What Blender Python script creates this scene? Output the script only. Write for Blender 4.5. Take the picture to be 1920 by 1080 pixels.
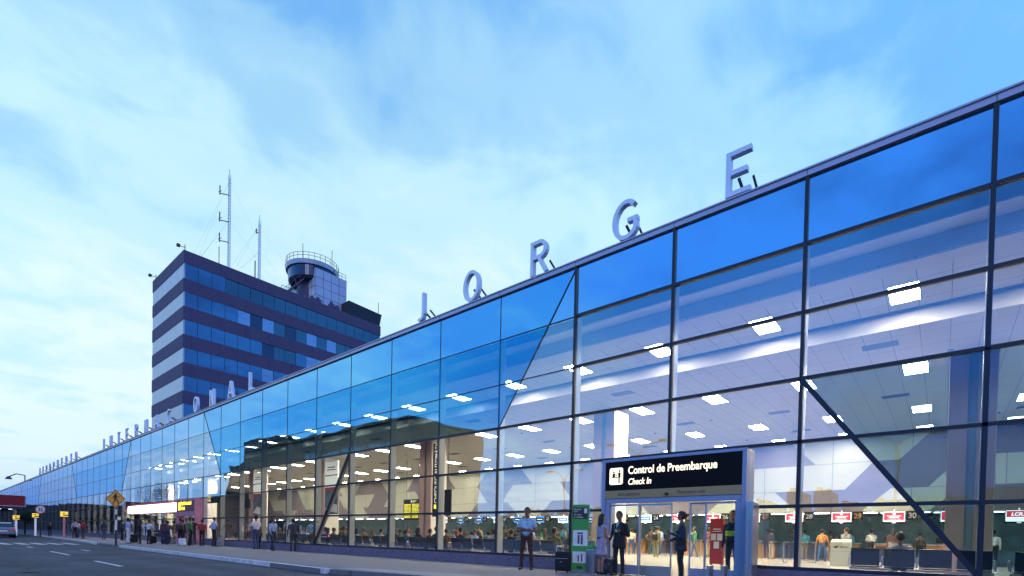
import bpy, bmesh, math, random
import numpy as np
from mathutils import Vector, Matrix
C = bpy.context
for o in list(bpy.data.objects): bpy.data.objects.remove(o)
scn = C.scene
R = math.radians
rnd = random.Random(7)

# ---------------------------------------------------------------- camera, sky, exposure
YAW, PITCH, ROLL = R(40.345), R(-0.992), R(1.211)
fwd0 = Vector((-math.sin(YAW), math.cos(YAW), 0)); up0 = Vector((0, 0, 1)); rt0 = Vector((math.cos(YAW), math.sin(YAW), 0))
fw = fwd0*math.cos(PITCH) + up0*math.sin(PITCH)
u1 = up0*math.cos(PITCH) - fwd0*math.sin(PITCH)
rt = rt0*math.cos(ROLL) + u1*math.sin(ROLL)
u2 = u1*math.cos(ROLL) - rt0*math.sin(ROLL)
cam = bpy.data.cameras.new('camera'); co = bpy.data.objects.new('camera', cam); C.collection.objects.link(co)
m = Matrix((rt, u2, -fw)).transposed().to_4x4(); m.translation = Vector((0, 0, 0.95)); co.matrix_world = m
cam.sensor_width = 36; cam.lens = 949.9/1920*36
cam.shift_y = (1023.3-540)/1920; cam.clip_end = 3000; cam.clip_start = .05
scn.camera = co
scn.view_settings.view_transform = 'Standard'; scn.view_settings.look = 'None'
scn.view_settings.exposure = 0; scn.view_settings.gamma = 1
cy = scn.cycles
cy.use_denoising = True
try: cy.denoiser = 'OPENIMAGEDENOISE'
except Exception: pass
cy.max_bounces = 8; cy.diffuse_bounces = 3; cy.glossy_bounces = 4; cy.transparent_max_bounces = 14; cy.transmission_bounces = 4
cy.caustics_reflective = False; cy.caustics_refractive = False; cy.sample_clamp_indirect = 4

w = bpy.data.worlds.new('World'); scn.world = w; w.use_nodes = True
nt = w.node_tree; N = nt.nodes; L = nt.links; N.clear()
def nd(t, **k):
    n = N.new(t)
    for a, b in k.items(): setattr(n, a, b)
    return n
def mth(op, a, b=None, c=None, clamp=False):
    n = nd('ShaderNodeMath', operation=op); n.use_clamp = clamp
    for i, v in enumerate((a, b, c)):
        if v is None: continue
        if isinstance(v, (int, float)): n.inputs[i].default_value = v
        else: L.new(v, n.inputs[i])
    return n.outputs[0]
out = nd('ShaderNodeOutputWorld'); bg = nd('ShaderNodeBackground'); L.new(bg.outputs[0], out.inputs[0])
tc = nd('ShaderNodeTexCoord'); sep = nd('ShaderNodeSeparateXYZ'); L.new(tc.outputs['Generated'], sep.inputs[0])
X, Y, Z = sep.outputs
zc = mth('MAXIMUM', Z, 0.0)
# dusk: brightest low in the west (left of the view), deeper blue towards the zenith and the east
hz = mth('SQRT', mth('ADD', mth('MULTIPLY', X, X), mth('ADD', mth('MULTIPLY', Y, Y), 1e-4)))
az = mth('DIVIDE', mth('ADD', mth('MULTIPLY', X, -.86), mth('MULTIPLY', Y, .51)), hz)
azf = mth('MULTIPLY_ADD', az, .5, .5)                       # 0 east .. 1 west
elf = mth('MULTIPLY_ADD', mth('POWER', zc, 1.7), -.80, 1.06)   # 1 horizon .. low at the zenith
base = mth('MULTIPLY', mth('POWER', azf, 1.15), elf)
# streaked cloud, laid on a flat layer overhead
den = mth('ADD', zc, .14)
comb = nd('ShaderNodeCombineXYZ'); L.new(mth('DIVIDE', X, den), comb.inputs[0]); L.new(mth('DIVIDE', Y, den), comb.inputs[1])
mp = nd('ShaderNodeMapping'); L.new(comb.outputs[0], mp.inputs[0]); mp.inputs['Scale'].default_value = (1.3, .75, 1); mp.inputs['Rotation'].default_value = (0, 0, R(25))
no = nd('ShaderNodeTexNoise'); L.new(mp.outputs[0], no.inputs[0]); no.inputs['Scale'].default_value = 1.5; no.inputs['Detail'].default_value = 8; no.inputs['Roughness'].default_value = .56; no.inputs['Distortion'].default_value = .35
cl = mth('MULTIPLY_ADD', no.outputs[0], 1.7, -.85)          # about -0.6 .. 0.6
no2 = nd('ShaderNodeTexNoise'); L.new(comb.outputs[0], no2.inputs[0]); no2.inputs['Scale'].default_value = 4.6; no2.inputs['Detail'].default_value = 5; no2.inputs['Distortion'].default_value = .5
cl = mth('ADD', cl, mth('MULTIPLY_ADD', no2.outputs[0], 1.1, -.55))
cl = mth('MULTIPLY', cl, mth('MULTIPLY_ADD', azf, .10, .22))
base2 = mth('ADD', base, cl, clamp=True)
ramp = nd('ShaderNodeValToRGB'); L.new(base2, ramp.inputs[0])
cr = ramp.color_ramp; cr.interpolation = 'EASE'
E_ = cr.elements
E_[0].position = 0; E_[0].color = (.04, .13, .42, 1)
E_[1].position = 1; E_[1].color = (.78, .97, 1, 1)
for p, c in ((.28, (.09, .34, .95, 1)), (.5, (.16, .45, .93, 1)), (.66, (.36, .68, .97, 1)), (.82, (.56, .87, 1, 1))):
    e = E_.new(p); e.color = c
# thin blue-grey veil hugging the western horizon
veil = mth('MULTIPLY', mth('POWER', mth('SUBTRACT', 1, zc), 15), .80)
v2 = nd('ShaderNodeTexNoise'); v2.inputs['Scale'].default_value = 2.2; v2.inputs['Detail'].default_value = 5
mp2 = nd('ShaderNodeMapping'); mp2.inputs['Scale'].default_value = (1, 1, 7); L.new(tc.outputs['Generated'], mp2.inputs[0]); L.new(mp2.outputs[0], v2.inputs[0])
veil = mth('MULTIPLY', veil, mth('MULTIPLY_ADD', v2.outputs[0], 1.6, .2), clamp=True)
mx = nd('ShaderNodeMixRGB'); L.new(veil, mx.inputs[0]); L.new(ramp.outputs[0], mx.inputs[1]); mx.inputs[2].default_value = (.17, .37, .70, 1)
# a faint share of the physical twilight sky on top
sky = nd('ShaderNodeTexSky'); sky.sky_type = 'NISHITA'; sky.sun_disc = False; sky.sun_elevation = R(2); sky.sun_rotation = R(-60)
ad = nd('ShaderNodeMixRGB', blend_type='ADD'); ad.inputs[0].default_value = .004; L.new(mx.outputs[0], ad.inputs[1]); L.new(sky.outputs[0], ad.inputs[2])
# the eastern half is a deep saturated blue
est = mth('POWER', mth('SUBTRACT', 1, azf), 1.0)
ml = nd('ShaderNodeMixRGB', blend_type='MULTIPLY'); ml.inputs[0].default_value = 1
gain = mth('MULTIPLY_ADD', est, .85, 1.0)
L.new(ad.outputs[0], ml.inputs[1]); cg = nd('ShaderNodeCombineXYZ')
for i in range(3): L.new(gain, cg.inputs[i])
L.new(cg.outputs[0], ml.inputs[2])
L.new(ml.outputs[0], bg.inputs[0]); bg.inputs[1].default_value = 1.0

# added fill: one broad, weak, lavender lamp low behind the photographer's right shoulder
sd = bpy.data.lights.new('dusk_fill', 'SUN'); sd.energy = .7; sd.angle = R(30); sd.color = (.95, .83, 1.0)
so_ = bpy.data.objects.new('dusk_fill', sd); C.collection.objects.link(so_)
so_.rotation_euler = Vector((.60, -.66, .45)).to_track_quat('Z', 'Y').to_euler()

# ---------------------------------------------------------------- materials
def mat(name, col, rough=.6, metal=0, emit=None, es=0, noise=0, nscale=4, bump=0, spec=.5):
    m = bpy.data.materials.new(name); m.use_nodes = True
    n = m.node_tree.nodes; l = m.node_tree.links; b = n['Principled BSDF']
    b.inputs['Base Color'].default_value = (*col, 1); b.inputs['Roughness'].default_value = rough; b.inputs['Metallic'].default_value = metal
    b.inputs['Specular IOR Level'].default_value = spec
    if emit: b.inputs['Emission Color'].default_value = (*emit, 1); b.inputs['Emission Strength'].default_value = es
    if noise or bump:
        t = n.new('ShaderNodeTexCoord'); x = n.new('ShaderNodeTexNoise'); x.inputs['Scale'].default_value = nscale; x.inputs['Detail'].default_value = 6
        l.new(t.outputs['Object'], x.inputs[0])
        if noise:
            r = n.new('ShaderNodeValToRGB'); l.new(x.outputs[0], r.inputs[0])
            r.color_ramp.elements[0].position = .3; r.color_ramp.elements[1].position = .7
            r.color_ramp.elements[0].color = (*[c*(1-noise) for c in col], 1); r.color_ramp.elements[1].color = (*[min(1, c*(1+noise)) for c in col], 1)
            l.new(r.outputs[0], b.inputs['Base Color'])
        if bump:
            q = n.new('ShaderNodeBump'); q.inputs['Strength'].default_value = bump; q.inputs['Distance'].default_value = .02; l.new(x.outputs[0], q.inputs['Height']); l.new(q.outputs[0], b.inputs['Normal'])
    return m
def glassmat(name, trans, refl, f0, f1, power=3.0, opaque=False):
    m = bpy.data.materials.new(name); m.use_nodes = True
    n = m.node_tree.nodes; l = m.node_tree.links; n.clear()
    o = n.new('ShaderNodeOutputMaterial'); mix = n.new('ShaderNodeMixShader'); l.new(mix.outputs[0], o.inputs[0])
    g = n.new('ShaderNodeBsdfGlossy'); g.inputs['Roughness'].default_value = 0.0; g.inputs[0].default_value = (*refl, 1)
    if opaque:
        t = n.new('ShaderNodeBsdfPrincipled'); t.inputs['Base Color'].default_value = (*trans, 1); t.inputs['Roughness'].default_value = .3
    else:
        t = n.new('ShaderNodeBsdfTransparent'); t.inputs[0].default_value = (*trans, 1)
    lw = n.new('ShaderNodeLayerWeight'); lw.inputs[0].default_value = .5
    p = n.new('ShaderNodeMath'); p.operation = 'POWER'; l.new(lw.outputs['Facing'], p.inputs[0]); p.inputs[1].default_value = power
    q = n.new('ShaderNodeMath'); q.operation = 'MULTIPLY_ADD'; l.new(p.outputs[0], q.inputs[0]); q.inputs[1].default_value = f1-f0; q.inputs[2].default_value = f0
    # the coating loses its colour towards grazing view
    cm = n.new('ShaderNodeMixRGB'); pc = n.new('ShaderNodeMath'); pc.operation = 'POWER'; l.new(lw.outputs['Facing'], pc.inputs[0]); pc.inputs[1].default_value = 2.2; l.new(pc.outputs[0], cm.inputs[0]); cm.inputs[1].default_value = (*refl, 1); cm.inputs[2].default_value = (.31, .37, .80, 1); l.new(cm.outputs[0], g.inputs[0])
    l.new(q.outputs[0], mix.inputs[0]); l.new(t.outputs[0], mix.inputs[1]); l.new(g.outputs[0], mix.inputs[2])
    # large sheets of glass are never quite flat
    tc = n.new('ShaderNodeTexCoord'); x = n.new('ShaderNodeTexNoise'); x.inputs['Scale'].default_value = .55; x.inputs['Detail'].default_value = 1
    bp = n.new('ShaderNodeBump'); bp.inputs['Strength'].default_value = .16; bp.inputs['Distance'].default_value = .05
    l.new(tc.outputs['Object'], x.inputs[0]); l.new(x.outputs[0], bp.inputs['Height']); l.new(bp.outputs[0], g.inputs['Normal'])
    return m
def facet(name, col, col2, sx, sy, axes='XY', line=.02, rough=.6, off=(0, 0), spec=.5, linecol=None):
    """panel grid: thin joints between sheets of the given size"""
    m = bpy.data.materials.new(name); m.use_nodes = True
    n = m.node_tree.nodes; l = m.node_tree.links; b = n['Principled BSDF']; b.inputs['Roughness'].default_value = rough; b.inputs['Specular IOR Level'].default_value = spec
    t = n.new('ShaderNodeTexCoord'); s = n.new('ShaderNodeSeparateXYZ'); l.new(t.outputs['Object'], s.inputs[0])
    res = []
    for ax, sz, of in ((axes[0], sx, off[0]), (axes[1], sy, off[1])):
        a = n.new('ShaderNodeMath'); a.operation = 'MULTIPLY_ADD'; l.new(s.outputs[ax], a.inputs[0]); a.inputs[1].default_value = 1/sz; a.inputs[2].default_value = of+1000
        f = n.new('ShaderNodeMath'); f.operation = 'FRACT'; l.new(a.outputs[0], f.inputs[0])
        c = n.new('ShaderNodeMath'); c.operation = 'LESS_THAN'; l.new(f.outputs[0], c.inputs[0]); c.inputs[1].default_value = line/sz
        res.append(c)
    mxn = n.new('ShaderNodeMath'); mxn.operation = 'MAXIMUM'; l.new(res[0].outputs[0], mxn.inputs[0]); l.new(res[1].outputs[0], mxn.inputs[1])
    no = n.new('ShaderNodeTexNoise'); no.inputs['Scale'].default_value = .7; no.inputs['Detail'].default_value = 6; l.new(t.outputs['Object'], no.inputs[0])
    mc = n.new('ShaderNodeMixRGB'); l.new(no.outputs[0], mc.inputs[0]); mc.inputs[1].default_value = (*col, 1); mc.inputs[2].default_value = (*col2, 1)
    m2 = n.new('ShaderNodeMixRGB'); l.new(mxn.outputs[0], m2.inputs[0]); l.new(mc.outputs[0], m2.inputs[1]); m2.inputs[2].default_value = (*(linecol or [c*.45 for c in col]), 1)
    l.new(m2.outputs[0], b.inputs['Base Color'])
    return m
M = {}
M['clear'] = glassmat('clear_glass', (.96, .97, .97), (.50, .80, 1.0), .30, .93, 1.35)
M['tint'] = glassmat('tinted_glass', (.20, .31, .39), (.05, .56, 1.0), .05, 1.0, .66)
M['spandrel'] = glassmat('spandrel_glass', (.01, .03, .08), (.20, .62, .92), .54, .97, .8, opaque=True)
M['spandrel2'] = glassmat('spandrel_glass_pale', (.02, .05, .10), (.36, .72, .98), .52, .97, .8, opaque=True)
M['cap'] = mat('dark_mullion_cap', (.012, .015, .035), .45)
M['alu'] = mat('pale_aluminium', (.40, .44, .46), .45, .1)
M['parapet'] = mat('parapet_metal', (.50, .48, .60), .4, .3, noise=.08, nscale=.6)
M['plinth'] = mat('plinth_stone', (.16, .13, .19), .65, noise=.2, nscale=9, bump=.1)
M['void'] = mat('unlit_dark', (.03, .04, .07), .9)  # darkness of unlit hollows and undersides put into the colour
M['beam'] = mat('bulkhead_unlit', (.42, .45, .55), .8, noise=.1, nscale=.5)  # darker than the soffit: the unlit face's shade is in its colour
M['ceil'] = facet('ceiling_tile', (.82, .83, .78), (.76, .77, .73), .61, 1.22, 'XY', .018, .9, linecol=(.36, .33, .34))
M['ceilplain'] = mat('ceiling_plaster', (.78, .76, .74), .9)
M['floor'] = facet('polished_floor_tile', (.50, .46, .41), (.45, .41, .37), .6, .6, 'XY', .008, .18)
M['wallw'] = mat('cream_wall_panel', (.31, .33, .30), .7, noise=.04, nscale=.8)
M['wallb'] = mat('mauve_wall_panel', (.105, .095, .125), .7, noise=.05, nscale=.8)
M['wallt'] = mat('teal_back_wall', (.28, .43, .45), .5, noise=.25, nscale=1.5)
M['soffit'] = mat('counter_soffit', (.25, .28, .30), .8)
M['col'] = mat('column_cladding', (.46, .31, .28), .5, noise=.06, nscale=1)
M['colr'] = mat('column_recess', (.30, .36, .42), .4)
M['colside'] = mat('column_white_side', (.82, .78, .74), .5)
M['lamp'] = mat('ceiling_lamp', (1, 1, 1), .5, emit=(1, .90, .66), es=255)
M['lampA'] = mat('edge_ceiling_lamp', (1, 1, 1), .5, emit=(1, .92, .74), es=66); M['lamp2'] = mat('ceiling_lamp_weaker', (1, 1, 1), .5, emit=(1, .90, .68), es=110); M['lamp3'] = mat('ceiling_lamp_dim', (1, 1, 1), .5, emit=(1, .84, .55), es=60)
M['lampfar'] = mat('counter_tube', (1, 1, 1), .5, emit=(.85, .97, 1), es=30)
M['vent'] = mat('vent_grille', (.22, .24, .28), .6)
M['black'] = mat('black_plastic', (.012, .012, .015), .45)
M['seat'] = mat('dark_seat_mesh', (.03, .04, .06), .4)
M['steel'] = mat('brushed_steel', (.55, .55, .58), .28, .9)
M['bluealu'] = mat('blue_anodised_frame', (.30, .35, .52), .4, .25)
M['signblack'] = mat('sign_face_black', (.008, .007, .010), .6, spec=.12)
M['gold'] = mat('gold_strip', (.38, .28, .12), .5)
M['white'] = mat('white_paint', (.8, .8, .8), .5)
M['glowtext'] = mat('lit_lettering', (1, .9, .7), .5, emit=(1, .86, .55), es=1.6)
M['ltext'] = mat('letter_metal', (.86, .84, .92), .35, .25, noise=.05, nscale=3)
M['strut'] = mat('strut_steel', (.10, .09, .12), .6)
M['asph'] = mat('asphalt', (.055, .058, .075), .85, noise=.3, nscale=1.3, bump=.25)
def asphalt():
    m = mat('worn_asphalt', (.055, .058, .075), .85); n = m.node_tree.nodes; l = m.node_tree.links; b = n['Principled BSDF']
    t = n.new('ShaderNodeTexCoord')
    def noise(sc, det, sx=1, sy=1):
        mp_ = n.new('ShaderNodeMapping'); mp_.inputs['Scale'].default_value = (sx, sy, 1); l.new(t.outputs['Object'], mp_.inputs[0])
        x = n.new('ShaderNodeTexNoise'); x.inputs['Scale'].default_value = sc; x.inputs['Detail'].default_value = det; l.new(mp_.outputs[0], x.inputs[0]); return x.outputs[0]
    def mul(a, b_, f=1):
        q = n.new('ShaderNodeMixRGB'); q.blend_type = 'MULTIPLY'; q.inputs[0].default_value = f; l.new(a, q.inputs[1]); l.new(b_, q.inputs[2]); return q.outputs[0]
    def rmp(x, p0, c0, p1, c1):
        q = n.new('ShaderNodeValToRGB'); q.color_ramp.elements[0].position = p0; q.color_ramp.elements[0].color = (*c0, 1); q.color_ramp.elements[1].position = p1; q.color_ramp.elements[1].color = (*c1, 1); l.new(x, q.inputs[0]); return q.outputs[0]
    a = rmp(noise(30, 6), .3, (.042, .044, .058), .7, (.078, .080, .10))
    a = mul(a, rmp(noise(.35, 4), .35, (.62, .62, .64), .65, (1.25, 1.25, 1.22)))
    a = mul(a, rmp(noise(.8, 3, .06, 1), .40, (.65, .65, .66), .60, (1.1, 1.1, 1.1)))          # lane wear along the road
    v = n.new('ShaderNodeTexVoronoi'); v.feature = 'DISTANCE_TO_EDGE'; v.inputs['Scale'].default_value = .28; l.new(t.outputs['Object'], v.inputs[0])
    a = mul(a, rmp(v.outputs['Distance'], .004, (.45, .45, .45), .010, (1, 1, 1)))
    sp = rmp(noise(2.6, 2), .70, (1, 1, 1), .74, (.5, .5, .5)); a = mul(a, sp)
    l.new(a, b.inputs['Base Color']); bp = n.new('ShaderNodeBump'); bp.inputs['Strength'].default_value = .3; bp.inputs['Distance'].default_value = .01; l.new(noise(60, 4), bp.inputs['Height']); l.new(bp.outputs[0], b.inputs['Normal'])
    return m
M['asph'] = asphalt()
M['pave'] = facet('paving_tile', (.20, .19, .20), (.145, .14, .15), .4, .4, 'XY', .012, .75)
M['pavel'] = facet('tactile_paving', (.34, .34, .35), (.27, .27, .29), .2, .2, 'XY', .022, .7)
M['kerb'] = mat('white_kerb_paint', (.62, .62, .62), .7, noise=.25, nscale=5)
M['mark'] = mat('road_marking_paint', (.55, .55, .54), .7, noise=.3, nscale=8)
M['yellowsign'] = mat('amber_sign_face', (.95, .42, .04), .5)
M['red'] = mat('red_panel', (.30, .014, .022), .5)
M['green'] = mat('green_panel', (.05, .34, .06), .5)
M['wood'] = mat('orange_wood', (.55, .27, .10), .5, noise=.1)
M['opp'] = mat('opposite_wall', (.035, .033, .028), .9, noise=.3, nscale=.2)
M['oppw'] = mat('opposite_window', (.1, .13, .16), .2, emit=(.25, .4, .55), es=.22)
M['skyline'] = mat('far_block_wall', (.10, .065, .03), .9, noise=.3, nscale=.1)
M['hair'] = mat('dark_hair', (.012, .009, .008), .6)
M['skin'] = mat('brown_skin', (.20, .095, .055), .55)
M['skin2'] = mat('light_brown_skin', (.33, .17, .11), .55)
M['lip'] = mat('lip', (.16, .05, .04), .5)
M['shoe'] = mat('black_shoe', (.012, .011, .012), .35)
CL = {}
def cloth(name, c):
    if name not in CL: CL[name] = mat(name+'_cloth', c, .85, noise=.25, nscale=11, bump=.8)
    return CL[name]
for nme, c in dict(black=(.012, .012, .016), navy=(.015, .022, .055), charcoal=(.04, .04, .05), jeans=(.035, .06, .14), khaki=(.34, .28, .19), white=(.62, .62, .64),
                   skyblue=(.30, .50, .62), teal=(.03, .20, .30), red=(.30, .03, .03), brown=(.055, .024, .02), lilac=(.34, .30, .42), olive=(.14, .14, .06), cream=(.52, .46, .34),
                   plum=(.10, .03, .06), grey=(.22, .22, .24), orange=(.42, .18, .05), lightblue=(.32, .40, .62), hivis=(.45, .75, .08), green=(.03, .16, .07)).items(): cloth(nme, c)

# ---------------------------------------------------------------- mesh helpers
class MB:
    def __init__(s): s.v = []; s.f = []; s.mi = []; s.mats = []
    def _m(s, m):
        if m not in s.mats: s.mats.append(m)
        return s.mats.index(m)
    def add(s, vs, fs, m=None):
        b = len(s.v); s.v += [tuple(v) for v in vs]; s.f += [tuple(b+i for i in f) for f in fs]
        k = s._m(m) if m else 0; s.mi += [k]*len(fs); return s
    def box(s, x0, x1, y0, y1, z0, z1, m=None):
        vs = [(x, y, z) for x in (x0, x1) for y in (y0, y1) for z in (z0, z1)]
        return s.add(vs, [(0, 1, 3, 2), (4, 6, 7, 5), (0, 4, 5, 1), (2, 3, 7, 6), (0, 2, 6, 4), (1, 5, 7, 3)], m)
    def bar(s, a, b, w, d=None, m=None, up=(0, 0, 1), n=4):
        a = Vector(a); b = Vector(b); d = w if d is None else d
        t = (b-a).normalized(); u = Vector(up)
        if abs(t.dot(u)) > .98: u = Vector((0, 1, 0))
        r = t.cross(u).normalized(); u = r.cross(t).normalized()
        if n == 4: ring = [(-w/2, -d/2), (w/2, -d/2), (w/2, d/2), (-w/2, d/2)]
        else: ring = [(w/2*math.cos(2*math.pi*i/n), d/2*math.sin(2*math.pi*i/n)) for i in range(n)]
        vs = [p + r*x + u*y for p in (a, b) for x, y in ring]; k = len(ring)
        fs = [(i, (i+1) % k, k+(i+1) % k, k+i) for i in range(k)] + [tuple(range(k-1, -1, -1)), tuple(range(k, 2*k))]
        return s.add(vs, fs, m)
    def tube(s, pts, r, n=8, m=None):
        for a, b in zip(pts, pts[1:]): s.bar(a, b, 2*r, 2*r, m, n=n)
        return s
    def prism(s, poly, off, m=None):
        k = len(poly); off = Vector(off); vs = [Vector(p) for p in poly]; vs += [p+off for p in vs]
        fs = [(i, (i+1) % k, k+(i+1) % k, k+i) for i in range(k)] + [tuple(range(k-1, -1, -1)), tuple(range(k, 2*k))]
        return s.add(vs, fs, m)
    def cyl(s, c, r, h, n=20, m=None, r2=None):
        r2 = r if r2 is None else r2
        vs = [(c[0]+q*math.cos(2*math.pi*i/n), c[1]+q*math.sin(2*math.pi*i/n), c[2]+z) for q, z in ((r, 0), (r2, h)) for i in range(n)]
        fs = [(i, (i+1) % n, n+(i+1) % n, n+i) for i in range(n)] + [tuple(range(n-1, -1, -1)), tuple(range(n, 2*n))]
        return s.add(vs, fs, m)
    def quad(s, a, b, c, d, m=None): return s.add([a, b, c, d], [(0, 1, 2, 3)], m)
    def build(s, name, m=None, parent=None, bevel=0, smooth=False, recalc=True):
        me = bpy.data.meshes.new(name); me.from_pydata(s.v, [], s.f)
        ms = [x for x in s.mats if x is not None] or [m]
        for x in ms: me.materials.append(x)
        if len(ms) > 1: me.polygons.foreach_set('material_index', s.mi)
        if recalc:
            b = bmesh.new(); b.from_mesh(me); bmesh.ops.recalc_face_normals(b, faces=b.faces); b.to_mesh(me); b.free()
        if smooth: me.polygons.foreach_set('use_smooth', [True]*len(me.polygons))
        o = bpy.data.objects.new(name, me); C.collection.objects.link(o)
        if parent: o.parent = parent
        if bevel:
            q = o.modifiers.new('bevel', 'BEVEL'); q.width = bevel; q.segments = 2; q.limit_method = 'ANGLE'
        return o
def tag(o, label=None, cat=None, group=None, kind=None):
    if label: o['label'] = label
    if cat: o['category'] = cat
    if group: o['group'] = group
    if kind: o['kind'] = kind
    return o
def empty(name, loc, label, cat, group=None, rz=0):
    o = bpy.data.objects.new(name, None); C.collection.objects.link(o); o.location = loc; o.rotation_euler[2] = rz
    return tag(o, label, cat, group)
def copy_tree(o, parent=None):
    c = o.copy(); C.collection.objects.link(c)
    if parent: c.parent = parent
    for ch in list(o.children): copy_tree(ch, c)
    return c
def text(s, name, size, loc, m, parent=None, extrude=.004, sx=1.0, facing='-Y', align='LEFT', shear=0, fit_h=None, offset=0, raw=False):
    cu = bpy.data.curves.new('t', 'FONT'); cu.body = s; cu.size = size; cu.extrude = extrude; cu.align_x = align; cu.shear = shear; cu.offset = offset
    cu.resolution_u = 6
    t = bpy.data.objects.new('t', cu); C.collection.objects.link(t)
    dg = C.evaluated_depsgraph_get(); me = bpy.data.meshes.new_from_object(t.evaluated_get(dg)); bpy.data.objects.remove(t)
    co_ = np.empty(len(me.vertices)*3); me.vertices.foreach_get('co', co_); co_ = co_.reshape(-1, 3)
    if fit_h:
        lo, hi = co_[:, 1].min(), co_[:, 1].max(); k = fit_h/(hi-lo); co_[:, :2] *= k; co_[:, 1] -= lo*k
    co_[:, 0] *= sx
    if raw: co_[:, 0] -= (co_[:, 0].min()+co_[:, 0].max())/2
    if facing == '-Y': new = np.stack([co_[:, 0], -co_[:, 2], co_[:, 1]], 1)
    elif facing == '+X': new = np.stack([co_[:, 2], co_[:, 0], co_[:, 1]], 1)
    me.vertices.foreach_set('co', new.ravel()); me.materials.clear(); me.materials.append(m); me.update()
    o = bpy.data.objects.new(name, me); C.collection.objects.link(o); o.location = loc
    if parent: o.parent = parent
    return o

# ---------------------------------------------------------------- setting
FY = 12.63                       # plane of the glass front
W = 2.988
def mx_(k): return .527 - W*k    # mullion positions
ZR = [.384, 1.765, 3.181, 4.567, 6.01, 7.503, 8.948]
g = MB(); g.quad((-1500, -500, -.13), (500, -500, -.13), (500, 900, -.13), (-1500, 900, -.13))
tag(g.build('road', M['asph']), kind='structure')
def kerbY(x): return 7.0 + (-12.66-x)*.0215
edge = [(60, 7.62), (-9.2, 7.62), (-11.0, 7.3), (-12.66, 7.0), (-35.5, 7.5), (-38.5, 7.55), (-41.5, 7.55), (-47, 8.0), (-56.8, 8.5), (-97.5, 9.65), (-200, 11.4)]
g = MB(); g.add([(x, y, 0) for x, y in edge] + [(-200, 12.6, 0), (60, 12.6, 0)], [tuple(range(len(edge)+2))])
g.add([(x, y, z) for x, y in edge for z in (0, -.13)], [(2*i, 2*i+2, 2*i+3, 2*i+1) for i in range(len(edge)-1)])
tag(g.build('pavement', M['pave']), kind='structure')
def kerb(pts, nm):
    g = MB()
    for (xa, ya), (xb, yb) in zip(pts, pts[1:]):
        n = Vector((yb-ya, xa-xb, 0)).normalized(); n = -n if n.y > 0 else n
        p = [Vector((xa, ya, .006)), Vector((xb, yb, .006))]
        g.prism([p[0]+n*.004, p[0]-n*.16, p[0]-n*.16+Vector((0, 0, -.05)), p[0]+n*.004+Vector((0, 0, -.132))], p[1]-p[0])
    return tag(g.build(nm, M['kerb']), kind='structure')
kerb([(-12.3, 7.0), (-20, 7.16), (-28, 7.33), (-35.8, 7.5)], 'kerb')
kerb([(-41.5, 7.55), (-47, 8.0), (-56.8, 8.5), (-97.5, 9.65)], 'kerb')
g = MB(); g.add([(-12.6, 7.22, .005), (-11.0, 7.42, .005), (-9.2, 7.70, .005), (9, 7.70, .005), (9, 8.9, .005), (-9.2, 8.75, .005), (-12.4, 7.9, .005)], [tuple(range(7))])
tag(g.build('paving_strip', M['pavel']), kind='structure')
g = MB()
for (x0, x1, y) in ((-21.2, -17.9, 3.82), (-30.3, -26.1, 3.9), (-32.3, -30.6, 5.3), (-37.8, -35.8, 3.9), (-12, -8.5, 3.8)):
    g.quad((x0, y-.07, -.126), (x1, y-.07, -.126), (x1, y+.07, -.126), (x0, y+.07, -.126))
for i in range(7):
    y = 3.3+i*.78-1.6; g.quad((-46.5, y, -.126), (-42.2, y+.1, -.126), (-42.2, y+.52, -.126), (-46.5, y+.42, -.126))
tag(g.build('road_markings', M['mark'], recalc=False), kind='structure')
g = MB(); g.cyl((0, 0, 0), .30, .012, 18)
for i in range(7): g.box(-.24, .24, -.2+i*.062, -.175+i*.062, .012, .018)
o = g.build('storm_drain_cover', M['black']); o.location = (-16.6, 1.75, -.129); o.rotation_euler[2] = .3; o.scale = (1.1, .55, 1)
tag(o, 'dark flat iron drain cover lying in the road surface near the bottom left', 'drain cover')

# ---------------------------------------------------------------- terminal
T = empty('airport_terminal', (0, FY, 0), 'long glass fronted airport terminal hall, lit inside, with slanting dark mullions', 'building')
T.location = (0, 0, 0)
KL, KR = 57, -4
XL, XR = mx_(KL), mx_(KR)
# diagonals: (top mullion k, bottom mullion k, upper zone?)  upper spans rows 3..6 (from top), lower rows 0..3
DU = [(3, 4), (13, 12), (19, 20), (28, 27), (36, 37), (44, 43)]
DLo = [(1, 0), (7, 8), (22, 23), (31, 30)]
def tinted_upper(xm, z):
    """tint alternates every time a diagonal is crossed"""
    n = 0
    for a, b in DU:
        t = (ZR[6]-z)/(ZR[6]-ZR[3]); xd = mx_(a)+(mx_(b)-mx_(a))*t
        if xm < xd: n += 1
    return n % 2 == 1
def tinted_lower(xm, z):
    n = 0
    for a, b in DLo:
        t = (ZR[3]-z)/(ZR[3]-ZR[0]); xd = mx_(a)+(mx_(b)-mx_(a))*t
        if xm < xd: n += 1
    return n == 0
panes = []
for k in range(KR, KL):
    x1, x0 = mx_(k), mx_(k+1)                # x1 right
    for r in range(6):
        z0, z1 = ZR[r], ZR[r+1]
        if -7.05 < (x0+x1)/2 < -3.45 and r < 2: continue     # the door portal stands there
        poly = [(x0, z0), (x1, z0), (x1, z1), (x0, z1)]
        D = None
        for a, b in (DU if r >= 3 else DLo):
            if min(a, b) == k:
                zt, zb = (ZR[6], ZR[3]) if r >= 3 else (ZR[3], ZR[0])
                fx = lambda z: mx_(a)+(mx_(b)-mx_(a))*(zt-z)/(zt-zb)
                D = (fx(z0), fx(z1))
        if D:
            xb, xt = D
            panes.append((r, [(x0, z0), (xb, z0), (xt, z1), (x0, z1)])); panes.append((r, [(xb, z0), (x1, z0), (x1, z1), (xt, z1)]))
        else: panes.append((r, poly))
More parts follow.
